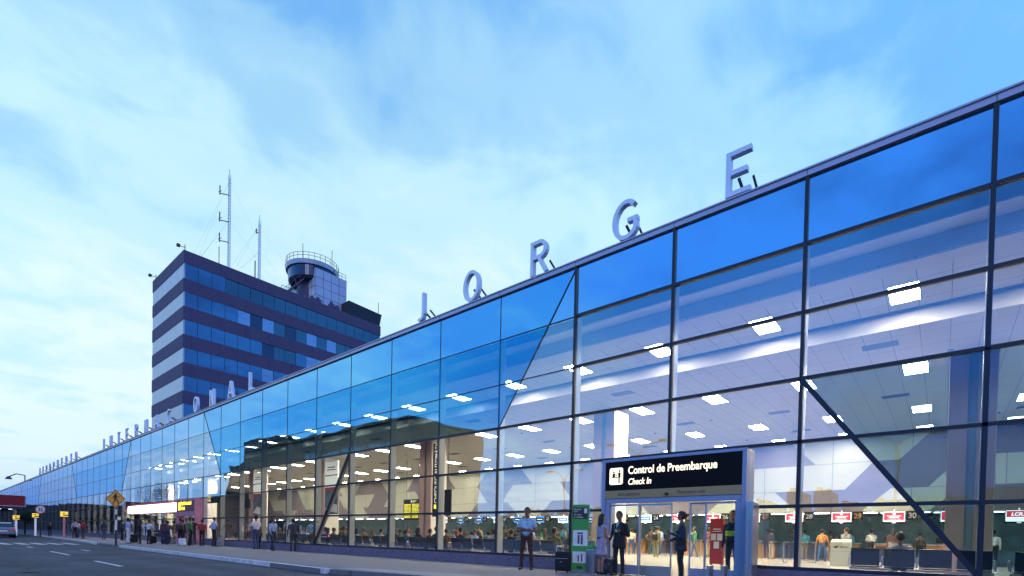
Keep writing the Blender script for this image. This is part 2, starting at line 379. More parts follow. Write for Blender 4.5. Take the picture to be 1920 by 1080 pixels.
def clean(poly):
    q = []
    for p in poly:
        if not q or (abs(p[0]-q[-1][0])+abs(p[1]-q[-1][1])) > 1e-4: q.append(p)
    if abs(q[0][0]-q[-1][0])+abs(q[0][1]-q[-1][1]) < 1e-4: q.pop()
    return q
pl = []
for r, p in panes:
    p = clean(p)
    cxx = sum(a for a, b in p)/len(p); cz = sum(b for a, b in p)/len(p)
    tn = tinted_upper(cxx, cz) if r >= 3 else tinted_lower(cxx, cz)
    key = 'tint' if tn else 'clear'
    if r == 5: key = 'spandrel' if tn else 'spandrel2'
    pl.append((abs(cxx+3.5) if cxx < .7 else 999, r, p, key))
# openings beside the main portal, under row 2: side slips of glass
for xa, xb in ((mx_(3), -7.25), (-3.45, mx_(1))):
    for r in (0, 1): pl.append((2, r, [(xa, ZR[r]), (xb, ZR[r]), (xb, ZR[r+1]), (xa, ZR[r+1])], 'clear'))
# (the pane between mullions 1 and 2 and 2 and 3 lies behind the portal)
pl.sort(key=lambda t: t[0])
def pane_mesh(g, p, tilt=0, m=None):
    g.add([(x, FY+tilt*(x-p[0][0]), z) for x, z in p], [tuple(range(len(p)))], m)
rest = MB()
for i, (d, r, p, key) in enumerate(pl):
    if i < 100:
        g = MB(); pane_mesh(g, p, rnd.uniform(-.0025, .0025)); g.build('glass_pane', M[key], T, recalc=False)
    else: pane_mesh(rest, p, rnd.uniform(-.0025, .0025), M[key])
o = rest.build('glass_panes_far', parent=T, recalc=False); o['kind'] = 'stuff'
M['span_void'] = M['void']
for k in range(KR, KL+1):
    x = mx_(k); z0 = ZR[0]
    near = k < 12
    g = MB(); wd = .075 if k < 4 else .05; wu = .075 if k < 4 else .022; pu = .06 if k < 4 else .012; pl_ = .055 if k < 9 else .02
    g.box(x-wd/2, x+wd/2, FY-pl_, FY-.003, ZR[0]-.03, ZR[3], M['cap']); g.box(x-wu/2, x+wu/2, FY-pu, FY-.003, ZR[3]+.001, ZR[6]-.001, M['cap'])
    g.box(x-.045, x+.045, FY+.003, FY+.27, .03, ZR[5]+.04, M['alu'])
    if k == 2:   # the portal interrupts this one
        g = MB(); g.box(x-wd/2, x+wd/2, FY-.06, FY-.003, ZR[2]+.02, ZR[6]-.001, M['cap']); g.box(x-.045, x+.045, FY+.003, FY+.27, 3.2, ZR[5]+.04, M['alu'])
    g.build('mullion', parent=T)
for i, z in enumerate(ZR[:-1]):
    if i in (0, 1):
        for xa, xb in ((XL, -7.25), (-3.45, XR)):
            g = MB(); g.box(xa, xb, FY-.062, FY-.004, z-.038, z+.038, M['cap']); g.box(xa, xb, FY+.004, FY+.10, z-.03, z+.03, M['alu']); g.build('transom', parent=T)
    else:
        xs_ = mx_(3) if i > 3 else mx_(9)
        g = MB(); g.box(xs_, XR, FY-.055, FY-.004, z-.036, z+.036, M['cap']); h_ = .014 if i > 3 else .025; g.box(XL, xs_-.001, FY-.014, FY-.004, z-h_, z+h_, M['cap']); g.box(XL, XR, FY+.004, FY+.08, z-.02, z+.02, M['alu']); g.build('transom', parent=T)
for lst, zt, zb in ((DU, ZR[6], ZR[3]), (DLo, ZR[3], ZR[0])):
    for a, b in lst:
        g = MB(); big = lst is DLo and a < 9; wd = .10 if big else .04; dp = .07 if big else .012
        g.bar((mx_(a), FY-.005-dp/2, zt-.02), (mx_(b), FY-.005-dp/2, zb), wd, dp, M['cap'], up=(0, 1, 0)); (g.bar((mx_(a), FY+.07, zt-.02), (mx_(b), FY+.07, zb), .05, .12, M['alu'], up=(0, 1, 0)) if big else None)
        g.build('diagonal_brace', parent=T)
g = MB(); g.box(XL, XR, FY-.08, FY+.25, ZR[6], ZR[6]+.13)
g.box(XL, XR, FY-.11, FY+.28, ZR[6]+.13, ZR[6]+.165)
g.build('parapet', M['parapet'], T)
g = MB()
for k in range(KR, KL): g.box(mx_(k)-.006, mx_(k)+.006, FY-.084, FY-.0805, ZR[6]+.005, ZR[6]+.125)
g.build('parapet_joint', M['strut'], T)
g = MB()
for xa, xb in ((XL, -7.25), (-3.45, XR)): g.box(xa, xb, FY-.16, FY+.30, -.02, ZR[0]-.04)
g.build('plinth', M['plinth'], T)
HY1 = 38.0   # back of the check-in hall
g = MB(); g.box(XL, XR, FY+.26, 45, ZR[6]-.02, ZR[6]+.10); g.build('roof', M['void'], T)
g = MB(); g.box(XL, XR, 13.05, 13.10, 7.40, ZR[6]-.03); g.build('plenum_wall', M['void'], T)
g = MB(); g.box(XL, XR, 13.05, 13.60, 7.36, 7.395); g.build('bulkhead_soffit', M['ceilplain'], T)
g = MB(); g.box(XL, XR, 13.57, 13.604, 7.02, 7.355); g.build('bulkhead', M['beam'], T)
g = MB(); g.box(XL, XR, 13.606, 16.5, 6.98, 7.015); g.build('ceiling', M['ceil'], T)
g = MB(); g.box(XL, XR, 13.6, 14.1, 6.955, 6.976); g.build('ceiling_border', M['ceilplain'], T)
g = MB(); g.box(XL, XR, 16.5, 16.54, 6.57, 6.975); g.build('ceiling_fascia', M['ceilplain'], T)
g = MB(); g.box(XL, XR, 16.545, 32.0, 6.57, 6.60); g.build('ceiling', M['ceil'], T)
g = MB(); g.box(XL, XR, FY+.02, 50, -.05, .03); g.build('floor', M['floor'], T)
g = MB(); g.box(XL, XR, 32.06, HY1, 2.68, 2.72); g.build('counter_soffit', M['soffit'], T)
g = MB(); g.box(XL, XR, HY1, HY1+.1, 0, 2.7); g.build('back_wall', M['wallt'], T)
g = MB(); g.box(XR, XR+.2, FY+.3, HY1, 0, 8.9); g.build('end_wall', M['wallw'], T)
g = MB(); g.box(XL-.2, XL, FY-.05, 45, 0, 8.9); g.build('end_wall', M['wallb'], T)
g = MB(); g.box(-78.2, -78.0, 19, HY1, 0.03, 6.56); g.build('partition_wall', M['wallb'], T)
# faceted feature wall over the counters: courses of slant-ended sheets
pw = 3.37; x0 = -1.25
g = MB(); courses = [(2.66, 3.83), (3.83, 5.25), (5.25, 6.57)]
sl = .62
wr = random.Random(3)
for ci, (za, zb) in enumerate(courses):
    x = 12.0 + (0, 1.9, .6)[ci]; tone = ci % 2; s0 = sl
    while x > -80:
        wdt = (3.2, 5.2, 4.2)[ci] if tone else (4.4, 3.0, 5.0)[ci]
        wdt *= wr.uniform(.85, 1.2); s1 = -s0 if wr.random() < .75 else s0
        g.add([(x+s0, 32, za), (x-s0, 32, zb), (x-wdt-s1, 32, zb), (x-wdt+s1, 32, za)], [(0, 1, 2, 3)], M['wallw'] if tone else M['wallb'])
        x -= wdt; s0 = s1; tone = 1-tone
g.build('feature_wall', parent=T, recalc=False)
g = MB()
for i in range(-3, 24):
    xx = x0-pw*i; g.box(xx-.012, xx+.012, 31.985, 31.996, 2.66, 6.56)
for z in (3.83, 5.25): g.box(-78, 12, 31.985, 31.995, z-.010, z+.010)
g.build('wall_joint', M['strut'], T)
g = MB(); g.box(XL, XR, 32.002, 32.05, 2.62, 6.9); g.build('wall_backing', M['soffit'], T)
# ceiling lamps (recessed in the ceiling) and vents
def troffer(x, y, z, wx, wy):
    g = MB(); g.box(x-wx/2, x+wx/2, y-wy/2, y+wy/2, z-.012, z-.004, M['lampA'])
    e = .025
    for a in ((x-wx/2-e, x-wx/2-.001, y-wy/2-e, y+wy/2+e), (x+wx/2+.001, x+wx/2+e, y-wy/2-e, y+wy/2+e), (x-wx/2, x+wx/2, y-wy/2-e, y-wy/2-.001), (x-wx/2, x+wx/2, y+wy/2+.001, y+wy/2+e)):
        g.box(*a, z-.02, z-.002, M['vent'])
    return g.build('ceiling_lamp', parent=T)
nl = 0
for i in range(-1, 24):
    x = -.86-3.07*i
    if i < 20: troffer(x, 15.3, 6.98, .57, 1.08)
for y, nmax in ((20.5, 23), (26.7, 23), (30.7, 22)):
    for i in range(-2, nmax):
        x = -.80-3.11*i
        if y == 20.5 and abs(((x+11.4) % 11.95)) < .8: continue
        g = MB()
        dl = .61 if y < 30 else .16
        for dx in (-.155, .155): g.box(x+dx-.14, x+dx+.14, y-dl, y+dl, 6.556, 6.566, M[rnd.choice(['lamp', 'lamp', 'lamp', 'lamp2', 'lamp2', 'lamp3'])])
        for a in ((x-.33, x-.30, y-dl, y+dl), (x+.30, x+.33, y-dl, y+dl), (x-.33, x+.33, y-dl-.03, y-dl), (x-.33, x+.33, y+dl, y+dl+.03)): g.box(*a, 6.55, 6.568, M['vent'])
        g.build('ceiling_lamp', parent=T)
for i in range(-1, 18):
    x = -1.5-4.03*2*i*.5
    for y in (17.62, 23.9) if i % 2 == 0 else (24.1, 28.6):
        g = MB(); g.box(x-.42, x+.42, y-.22, y+.22, 6.555, 6.567)
        for q in range(5): g.box(x-.40, x+.40, y-.19+q*.085, y-.17+q*.085, 6.545, 6.555)
        g.build('air_vent', M['vent'], T)
for i in range(30):
    g = MB(); xx = rnd.uniform(-60, 3); g.cyl((xx, rnd.uniform(17.5, 30), 6.53), .07, .035, 10); g.build('smoke_detector', M['vent'], T)
g = MB(); g.box(XL, XR, 16.34, 16.499, 6.972, 6.979); g.build('cove_slot', M['void'], T)  # flat dark strip, the slot's shade put into its colour
# columns
for i in range(-1, 10):
    xc = .55-11.95*i
    g = MB()
    g.box(xc-.52, xc-.10, 19.46, 20.7, .03, 6.55, M['col']); g.box(xc+.10, xc+.50, 19.46, 20.7, .03, 6.55, M['col'])
    g.box(xc-.10, xc+.10, 19.58, 20.6, .03, 6.55, M['colr'])
    g.box(xc+.501, xc+.52, 19.52, 20.65, .03, 6.55, M['colside'])
    g.build('column', parent=T)
# main portal
P0, P1, PY = -7.24, -3.46, 12.38
g = MB()
for xa, xb in ((P0, P0+.10), (P1-.10, P1)): g.box(xa, xb, PY-.06, FY+.3, 0.001, 3.0)
g.box(P0, P1, PY-.06, FY+.3, 3.0, 3.07)
g.box(P0+.10, P1-.10, PY-.03, PY+.10, 1.90, 2.03); g.box(P0+.10, P0+.22, PY-.02, PY+.1, .001, 1.90); g.box(P1-.22, P1-.10, PY-.02, PY+.1, .001, 1.90)
pf = g.build('door_portal', M['bluealu'], T, bevel=.006)
g = MB(); g.box(P0+.101, P1-.101, PY-.045, PY+.3, 2.24, 2.999); o = g.build('sign_board', M['signblack'], T)
g = MB(); g.box(P0+.101, P1-.101, PY-.055, PY+.3, 2.031, 2.238); o2 = g.build('gold_strip', M['gold'], T)
text('Control de Preembarque', 'lettering', .285, (P0+.78, PY-.049, 2.66), M['glowtext'], o, .003, .80, offset=.004)
text('Check In', 'lettering', .235, (P0+.78, PY-.049, 2.38), M['glowtext'], o, .003, .78, shear=.2, offset=.003)
text('Sólo pasajeros', 'lettering', .13, (P0+.50, PY-.059, 2.095), M['strut'], o2, .002, .85)
text('Passengers only', 'lettering', .13, (P0+2.15, PY-.059, 2.095), M['strut'], o2, .002, .85, shear=.2)
# pictogram: clerk, desk, passenger
g = MB(); cx0, cz0 = P0+.43, 2.62
pts = []
for qx, qz, a0 in ((.15, .17, 0), (-.15, .17, 90), (-.15, -.17, 180), (.15, -.17, 270)):
    for a in range(0, 91, 30): pts.append((cx0+qx+.05*math.cos(R(a0+a)), PY-.052, cz0+qz+.05*math.sin(R(a0+a))))
g.prism(pts, (0, .006, 0)); pg = g.build('pictogram', M['glowtext'], o)
g = MB()
def disc(x, z, r): g.prism([(x+r*math.cos(R(a)), PY-.056, z+r*math.sin(R(a))) for a in range(0, 360, 30)], (0, .003, 0))
disc(cx0-.07, cz0+.11, .028); disc(cx0+.10, cz0+.13, .028)
g.box(cx0-.14, cx0+.07, PY-.056, PY-.053, cz0-.04, cz0-.015); g.box(cx0-.11, cx0-.03, PY-.056, PY-.053, cz0-.015, cz0+.075)
g.box(cx0+.065, cx0+.135, PY-.0565, PY-.0535, cz0-.03, cz0+.095); g.box(cx0+.07, cx0+.095, PY-.056, PY-.053, cz0-.19, cz0-.03); g.box(cx0+.105, cx0+.13, PY-.056, PY-.053, cz0-.19, cz0-.03)
g.bar((cx0-.03, PY-.0545, cz0+.05), (cx0+.02, PY-.0545, cz0+.01), .018, .003, up=(0, 1, 0)); g.bar((cx0+.07, PY-.0545, cz0+.07), (cx0+.015, PY-.0545, cz0+.02), .018, .003, up=(0, 1, 0))
g.build('pictogram_figures', M['signblack'], pg)
g = MB(); g.cyl((-5.35, PY-.1, 2.10), .045, .05, 14); g.build('door_sensor', M['black'], T, smooth=False)
# sliding leaves: fixed pair each side, open gap in the middle
M['doorglass'] = glassmat('door_glass', (.88, .93, .92), (.5, .8, 1), .10, .8, 3)
def leaf(xa, xb, y, nm, fm):
    g = MB(); f = .035
    g.box(xa, xa+f, y-.02, y+.02, .02, 1.9); g.box(xb-f, xb, y-.02, y+.02, .02, 1.9); g.box(xa+f, xb-f, y-.02, y+.02, 1.85, 1.9); g.box(xa+f, xb-f, y-.02, y+.02, .02, .27)
    q = g.build(nm, fm, T)
    g = MB(); g.quad((xa+f, y, .27), (xb-f, y, .27), (xb-f, y, 1.85), (xa+f, y, 1.85)); g.build('door_glass', M['doorglass'], q, recalc=False)
leaf(P0+.22, -6.14, PY+.05, 'sliding_door', M['bluealu']); leaf(-6.16, -5.27, PY+.12, 'sliding_door', M['steel'])
leaf(-4.82, -4.40, PY+.12, 'sliding_door', M['bluealu']); leaf(-4.42, P1-.22, PY+.05, 'sliding_door', M['bluealu'])
# metal cabinet and barriers by the door
t = empty('metal_cabinet', (-3.27, 12.15, 0), 'tall narrow grey metal cabinet standing against the right side of the lit entrance portal', 'cabinet')
g = MB(); g.box(-.09, .07, -.20, .28, 0.002, 1.86); g.build('cabinet_body', M['steel'], t, bevel=.012)
g = MB(); g.box(-.05, .01, -.213, -.2005, .35, 1.45); g.build('cabinet_panel', M['bluealu'], t)
for i, (x, y) in enumerate(((-3.86, 11.25), (-3.62, 11.45))):
    t = empty('door_bollard', (x, y, 0), ('low brushed steel barrier plate, left one of the pair before the right door jamb', 'low brushed steel barrier plate, right one of the pair before the right door jamb')[i], 'barrier', 'barrier plates by the entrance')
    g = MB(); g.box(-.03, .03, -.14, .14, .05, .42); g.build('plate', M['steel'], t, bevel=.01)
    g = MB(); g.box(-.06, .06, -.18, .18, .002, .049); g.build('foot', M['black'], t)

for ob in list(T.children)+[c for k_ in T.children for c in k_.children_recursive]:
    if ob.name.split('.')[0] in ('door_portal', 'sign_board', 'gold_strip', 'pictogram', 'pictogram_figures'):
        for v_ in ob.data.vertices: v_.co.z = .95+(v_.co.z-.95)*1.023 if v_.co.z > .96 else v_.co.z
    elif ob.name.startswith('lettering'): ob.location.z = .95+(ob.location.z-.95)*1.023
# second, rose coloured portal further along
g = MB()
g.box(-42.1, -41.9, 12.15, 12.7, 0.002, 3.0); g.box(-38.5, -38.3, 12.15, 12.7, .002, 3.0); g.box(-42.1, -38.3, 12.15, 12.7, 3.0, 3.14); g.box(-41.9, -38.5, 12.18, 12.6, 1.95, 2.25)
M['rose'] = mat('rose_frame', (.50, .20, .28), .5, noise=.08)
M['rosesign'] = mat('rose_sign_face', (.20, .04, .09), .5)
p2 = g.build('door_portal', M['rose'], T)
g = MB(); g.box(-41.899, -38.501, 12.17, 12.5, 2.251, 2.999); so = g.build('sign_board', M['rosesign'], T)
M['ytext'] = mat('yellow_lit_text', (1, .8, .1), .5, emit=(1, .78, .05), es=2.2)
text('Llegada Internacional', 'lettering', .36, (-41.2, 12.16, 2.72), M['ytext'], so, .003, .68, offset=.01); text('Arrivals', 'lettering', .32, (-41.2, 12.16, 2.38), M['ytext'], so, .003, .8, offset=.01)
g = MB(); g.box(-41.75, -41.3, 12.16, 12.169, 2.35, 2.9); g.build('pictogram', M['ytext'], so)
g = MB()
for xx in (-41.0, -40.2, -39.4): g.box(xx-.03, xx+.03, 12.3, 12.36, .03, 1.95)
g.build('sliding_door', M['steel'], T)
# long overexposed shop light box on the front
M['shoplight'] = mat('lit_shop_sign', (1, 1, 1), .5, emit=(1, .93, .88), es=2.6)
t = empty('shop_light_box', (-48.5, 12.42, 0), 'long white glowing shop light box on the glass front beside the rose coloured entrance', 'lit sign')
g = MB(); g.box(-7.2, 6.2, -.12, .12, 2.30, 2.95); g.build('lit_face', M['shoplight'], t, bevel=.02)
g = MB(); g.box(-7.6, 6.4, .121, .19, 2.25, 3.12); g.build('backing', M['red'], t)

M['coolshop'] = mat('lit_shop_window', (.8, .9, 1), .5, emit=(.7, .88, 1), es=1.6); M['warmshop'] = mat('warm_shop_window', (.9, .8, .6), .5, emit=(1, .75, .4), es=1.1)
for i, (x, z0, z1, wd_, mk, lab) in enumerate(((-47.5, 1.2, 2.0, 1.0, 'warmshop', 'small warm lit shop window right under the long light box'), (-62, .9, 3.0, .9, 'coolshop', 'tall narrow cool lit shop window left of the crossing sign'), (-66.5, 1.6, 3.6, .5, 'warmshop', 'slim warm lit shop panel in the far glass front'),
        (-70, 1.9, 2.5, .6, 'coolshop', 'small cool lit shop window, second left of the crossing sign'), (-75, 1.0, 3.4, .5, 'warmshop', 'slim warm lit panel above the third yellow sign'), (-84, 2.0, 2.5, 2.2, 'coolshop', 'low wide cool lit shop window in the far glass front'), (-98, 1.2, 3.2, 1.2, 'warmshop', 'warm lit shop window near the far end of the glass'), (-53, 2.1, 2.35, 2.4, 'coolshop', 'thin white lamp strip left of the long light box'))):
    t = empty('shop_window', (x, 15.5+(i % 3), .03), lab, 'shop window')
    g = MB(); g.box(-wd_/2, wd_/2, -.05, .05, z0, z1); g.build('lit_pane', M[mk], t)
    g = MB(); g.box(-wd_/2-.06, wd_/2+.06, .051, .09, 0, z1+.08); g.build('backing', M['wallb'], t)
# hanging black sign boards with yellow text, seen through the glass
def hang_sign(x, y, z0, z1, wx, txts, label, m=None, size=.3, rod_to=6.55, face=None):
    t = empty('hanging_sign', (x, y, 0), label, 'sign')
    g = MB(); g.box(-wx/2, wx/2, -.06, .06, z0, z1); b = g.build('sign_face', face or M['signblack'], t)
    for i, (s, dx, zz, sz) in enumerate(txts): text(s, 'lettering', sz, (dx-wx/2, -.064, zz), m or M['ytext'], b, .003, .8, offset=.008)
    g = MB()
    for dx in (-wx*.4, wx*.4): g.bar((dx, 0, z1), (dx, 0, rod_to), .02, .02)
    g.build('hanger', M['strut'], t)
hang_sign(-43.2, 15, 3.1, 3.8, 2.6, [('Llegadas', .15, 3.52, .27), ('Arrivals', .15, 3.25, .24)], 'black hanging sign with yellow lettering just right of the rose entrance, inside')
hang_sign(-40.0, 16, 2.65, 3.35, 1.6, [('Salas', .15, 2.95, .27)], 'smaller black hanging sign with one yellow word, inside beyond the glass', size=.25)
M['board'] = mat('flight_board_rows', (.6, .6, .05), .5, emit=(.75, .78, .05), es=.9)
t = empty('departure_board', (-30.25, 24, 0), 'hanging flight information board with rows of yellow green text on black', 'departure board')
g = MB(); g.box(-.95, .95, -.06, .06, 2.08, 3.60); bb = g.build('board_case', M['signblack'], t, bevel=.01)
g = MB()
rr = random.Random(5)
for i in range(11):
    z = 3.22-i*.098
    for c0 in (-.86, .06):
        x = c0
        while x < c0+.74:
            wq = rr.uniform(.06, .2); g.box(x, min(x+wq, c0+.8), -.066, -.0605, z-.031, z+.031); x += wq+.03
g.build('text_rows', M['board'], bb)
g = MB(); g.box(-.06, .06, -.066, -.0605, 3.36, 3.52); g.box(.12, .55, -.066, -.0605, 3.44, 3.49); g.box(.12, .4, -.066, -.0605, 3.37, 3.41); g.build('header', M['white'], bb)
g = MB(); g.bar((-.7, 0, 3.6), (-.7, 0, 6.56), .03); g.bar((.7, 0, 3.6), (.7, 0, 6.56), .03); g.build('hanger', M['strut'], t)
# vertical banner on column
t = empty('vertical_banner', (-21.75, 18.95, 0), 'tall narrow black banner with white vertical lettering hanging beside a column', 'banner')
g = MB(); g.box(-.28, .28, -.05, .05, 2.0, 6.1); bb = g.build('banner_face', M['signblack'], t)
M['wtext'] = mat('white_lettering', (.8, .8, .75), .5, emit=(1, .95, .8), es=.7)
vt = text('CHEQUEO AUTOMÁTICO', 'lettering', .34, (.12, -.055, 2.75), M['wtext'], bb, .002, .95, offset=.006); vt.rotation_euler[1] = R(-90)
g = MB(); g.box(-.13, .13, -.056, -.051, 2.45, 2.68); g.build('pictogram', M['ytext'], bb)
g = MB(); g.bar((0, 0, 6.1), (0, 0, 6.56), .03); g.build('hanger', M['strut'], t)
# advertising banners on two columns
M['adtop'] = mat('advert_pale', (.7, .78, .74), .5, emit=(.9, 1, .93), es=.75)
M['adlow'] = mat('advert_dark', (.06, .10, .16), .5, noise=.7, nscale=2.2)
M['adwhite'] = mat('advert_white', (.75, .75, .78), .5, noise=.15, nscale=3)
for x, lab in ((-33.45, 'tall advertising banner, pale top over dark pictures, on the column beside the slanting mullion'), (-45.5, 'tall advertising banner with a red band on the farther column near the waiting pair')):
    t = empty('advert_banner', (x, 19.3, 0), lab, 'banner', 'advertising banners on columns')
    g = MB(); g.box(-.85, .85, -.05, .05, 4.25, 6.05); g.build('upper_panel', M['adtop'], t)
    g = MB(); g.box(-.85, .85, -.05, .05, 4.0, 4.249); g.box(-.85, .85, -.054, -.0505, 5.05, 5.13); g.box(-.5, .5, -.054, -.0505, 5.62, 5.70); g.box(-.6, .6, -.054, -.0505, 5.45, 5.52); g.build('red_band', M['red'], t)
    g = MB(); g.box(-.85, .85, -.05, .05, 2.3, 3.999); g.build('lower_panel', M['adlow'], t)
    g = MB(); g.prism([(-.84, -.052, 2.6), (.84, -.052, 2.4), (.84, -.052, 2.95), (-.1, -.052, 3.15)], (0, -.004, 0)); g.build('picture', M['adwhite'], t)

# small hanging number plates and monitors over the counters
M['screenred'] = mat('screen_red', (.5, .02, .04), .4, emit=(.85, .05, .09), es=.9)
M['screenwhite'] = mat('screen_white', (.9, .9, .9), .4, emit=(.95, .93, 1), es=1.7)
M['screenblue'] = mat('screen_blue', (.05, .2, .5), .4, emit=(.06, .28, .65), es=.9)
M['amber'] = mat('amber_digits', (.22, .12, .04), .4, emit=(1, .5, .15), es=.08)
def ordn(i): return ('', 'second ', 'third ', 'fourth ', 'fifth ', 'sixth ', 'seventh ', 'eighth ', 'ninth ', 'tenth ')[i] if i < 10 else str(i+1)+'th '
mons = []
for i in range(-2, 17):
    x = -1.87-2.2*i
    num = 31-i-1
    xr = x
    red = i < 6
    nm = {(-2): 'LCR.'}.get(i, '')
    t = empty('check_in_monitor', (x, 31.4, 0), f"{'red and white' if red else ('pale blue' if i % 3 else 'white')} screen hanging just left of counter number {num}" if not (i == -2) else 'red and white screen reading LCR at the right edge of the picture', 'monitor', 'screens over the check-in desks')
    g = MB(); g.box(-.46, .46, -.04, .05, 2.02, 2.62); g.build('case', M['signblack'], t, bevel=.01)
    fm = M['screenwhite']
    g = MB(); g.box(-.435, .435, -.046, -.0405, 2.10, 2.60); sc = g.build('screen', fm if (red or i % 3 == 0) else M['screenblue'], t)
    g = MB()
    if red:
        g.box(-.40, .40, -.051, -.0465, 2.18 if i != -2 else 2.30, 2.565)
        pn = g.build('screen_picture', M['screenred'], sc)
        if nm: text(nm, 'lettering', .2, (-.26, -.055, 2.36), M['screenwhite'], pn, .002, 1, shear=.2, offset=.008)
        else:
            g = MB(); g.box(-.05, .05, -.055, -.0515, 2.46, 2.53); g.box(-.28, .28, -.055, -.0515, 2.38, 2.40); g.box(-.2, .2, -.055, -.0515, 2.31, 2.34); g.box(-.26, .26, -.055, -.0515, 2.23, 2.245); g.build('screen_text', M['screenwhite'], pn)
    else:
        g.box(-.38, .38, -.051, -.0465, 2.22, 2.50); pn = g.build('screen_picture', M['screenblue'] if i % 3 == 0 else M['signblack'], sc)
        g = MB(); g.box(-.26, .26, -.055, -.0515, 2.34, 2.38); g.build('screen_text', M['screenwhite'], pn)
    g = MB(); g.bar((0, .01, 2.62), (0, .01, 2.70), .04); g.box(-.07, .07, -.045, -.0405, 2.035, 2.075, M['screenwhite']); g.build('bracket', M['strut'], t)
    t = empty('number_plate', (x+.71, 31.42, 0), f'black number plate reading {num} above the check-in desks', 'number sign', 'desk number plates')
    g = MB(); g.box(-.23, .23, -.03, .03, 2.20, 2.64); b = g.build('plate', M['signblack'], t)
    text(str(num), 'digits', .36, (0, -.035, 2.29), M['amber'] if i % 2 else M['vent'], b, .002, .9, align='CENTER', offset=.01)
g = MB()
for i in range(-4, 34):
    for dx in (0, .9): g.box(-.9-2.2*i+dx-.38, -.9-2.2*i+dx+.38, 33.4+dx*.5, 33.5+dx*.5, 2.655, 2.675)
g.build('counter_tube_lamps', M['lampfar'], T)['kind'] = 'stuff'
# check-in desks
def desk(x, i):
    t = empty('check_in_desk', (x, 35.3, .03), f'check-in desk with pale top and computer below number plate {29-i+1}' , 'desk', 'check-in desks')
    g = MB(); g.box(-.8, .8, -.25, .25, 0, .95); g.build('desk_body', M['wood'] if i % 2 else M['wallb'], t, bevel=.01)
    g = MB(); g.box(-.86, .86, -.32, .30, .951, 1.0); g.build('desk_top', M['adwhite'], t)
    g = MB(); g.box(-.25, .2, .05, .09, 1.06, 1.36); g.bar((-.02, .1, 1.0), (-.02, .1, 1.1), .05); g.build('computer', M['black'], t)
for i in range(-1, 17): desk(-2.2*i-1.87-.35, i)

# ---------------------------------------------------------------- roof letters
def letter(c, x, lab, i):
    t = empty('roof_letter', (x, 12.80, 0), lab, 'letter', 'white letters standing on the roof edge')
    g = MB(); z0 = 9.27; sw = .112; h_ = sw/2; cnt_ = [0]
    def stroke(*pts):
        P_ = [Vector(p) for p in pts]; closed = (P_[0]-P_[-1]).length < 1e-4 and len(P_) > 3
        if closed: P_ = P_[:-1]
        n_ = len(P_); cnt_[0] += 1; d_ = .085-.002*cnt_[0]; L_, R_ = [], []
        for k in range(n_):
            a = P_[k-1] if (k or closed) else None; b = P_[(k+1) % n_] if (k < n_-1 or closed) else None
            t1 = (P_[k]-a).normalized() if a is not None else None; t2 = (b-P_[k]).normalized() if b is not None else None
            tt = ((t1 if t1 is not None else t2)+(t2 if t2 is not None else t1)).normalized(); nn = Vector((-tt.y, tt.x))
            m_ = 1/max(.5, nn.dot(Vector((-t1.y, t1.x)))) if t1 is not None else 1
            L_.append(P_[k]+nn*h_*m_); R_.append(P_[k]-nn*h_*m_)
        vs = [(p.x, y_, z0+p.y) for q_ in (L_, R_) for y_ in (-d_, d_) for p in q_]   # Lf Lb Rf Rb
        fs = []
        for k in range(n_ if closed else n_-1):
            j = (k+1) % n_; fs += [(k, j, 2*n_+j, 2*n_+k), (n_+k, 3*n_+k, 3*n_+j, n_+j), (k, n_+k, n_+j, j), (2*n_+k, 2*n_+j, 3*n_+j, 3*n_+k)]
        if not closed: fs += [(0, 2*n_, 3*n_, n_), (n_-1, 2*n_-1, 4*n_-1, 3*n_-1)]
        g.add(vs, fs)
    def arc(cx, cz, rx, rz, a0, a1, n=14): return [(cx+rx*math.cos(R(a0+(a1-a0)*k/n)), cz+rz*math.sin(R(a0+(a1-a0)*k/n))) for k in range(n+1)]
    H = 1.07; h = sw/2; w2 = .27
    if c == 'E': stroke((-w2+h, 0), (-w2+h, H)); stroke((-w2+sw, h), (w2+.03, h)); stroke((-w2+sw, H/2+.02), (w2-.05, H/2+.02)); stroke((-w2+sw, H-h), (w2+.03, H-h))
    elif c == 'L': stroke((-w2+h, 0), (-w2+h, H)); stroke((-w2+sw, h), (w2, h))
    elif c == 'I': stroke((0, 0), (0, H))
    elif c == 'T': stroke((0, 0), (0, H-sw)); stroke((-.32, H-h), (.32, H-h))
    elif c == 'J': stroke((.12, H), (.12, .26), *arc(-.06, .26, .18, .19, 0, -125, 10))
    elif c == 'O': stroke(*arc(0, H/2, .34, H/2-h+.01, 0, 360, 28))
    elif c == 'C': stroke(*arc(.05, H/2, .36, H/2-h+.01, 50, 310, 22))
    elif c == 'G': stroke(*arc(.05, H/2, .36, H/2-h+.01, 48, 325, 22), (.33, .5)); stroke((.10, .5), (.40, .5))
    elif c == 'U': stroke((-.28, H), (-.28, .33), *arc(0, .33, .28, .27, 180, 360, 14), (.28, H))
    elif c == 'N': stroke((-.28, 0), (-.28, H)); stroke((.28, 0), (.28, H)); stroke((-.27, H-.05), (.27, .05))
    elif c == 'A': stroke((-.34, 0), (-.02, H-.01)); stroke((.34, 0), (.02, H-.01)); stroke((-.2, .33), (.2, .33))
    elif c in 'PR':
        stroke((-.25, 0), (-.25, H)); stroke((-.25, H-h), (.05, H-h), *arc(.05, H-h-.23, .22, .23, 90, -90, 10)[1:], (-.25, H-h-.46))
        if c == 'R': stroke((.0, H-h-.46), (.30, .02))
    g.build('letter_face', M['ltext'], t)
    g = MB(); g.bar((-.02, .10, 9.75), (.1, 1.05, 9.12), .055, .055); g.bar((.3, .14, 9.7), (.35, 1.05, 9.12), .045, .045)
    g.box(-.08, .08, -.05, .10, 9.07, 9.27); g.bar((-.3, .12, 9.32), (.3, .12, 9.32), .05)
    g.build('strut', M['strut'], t)
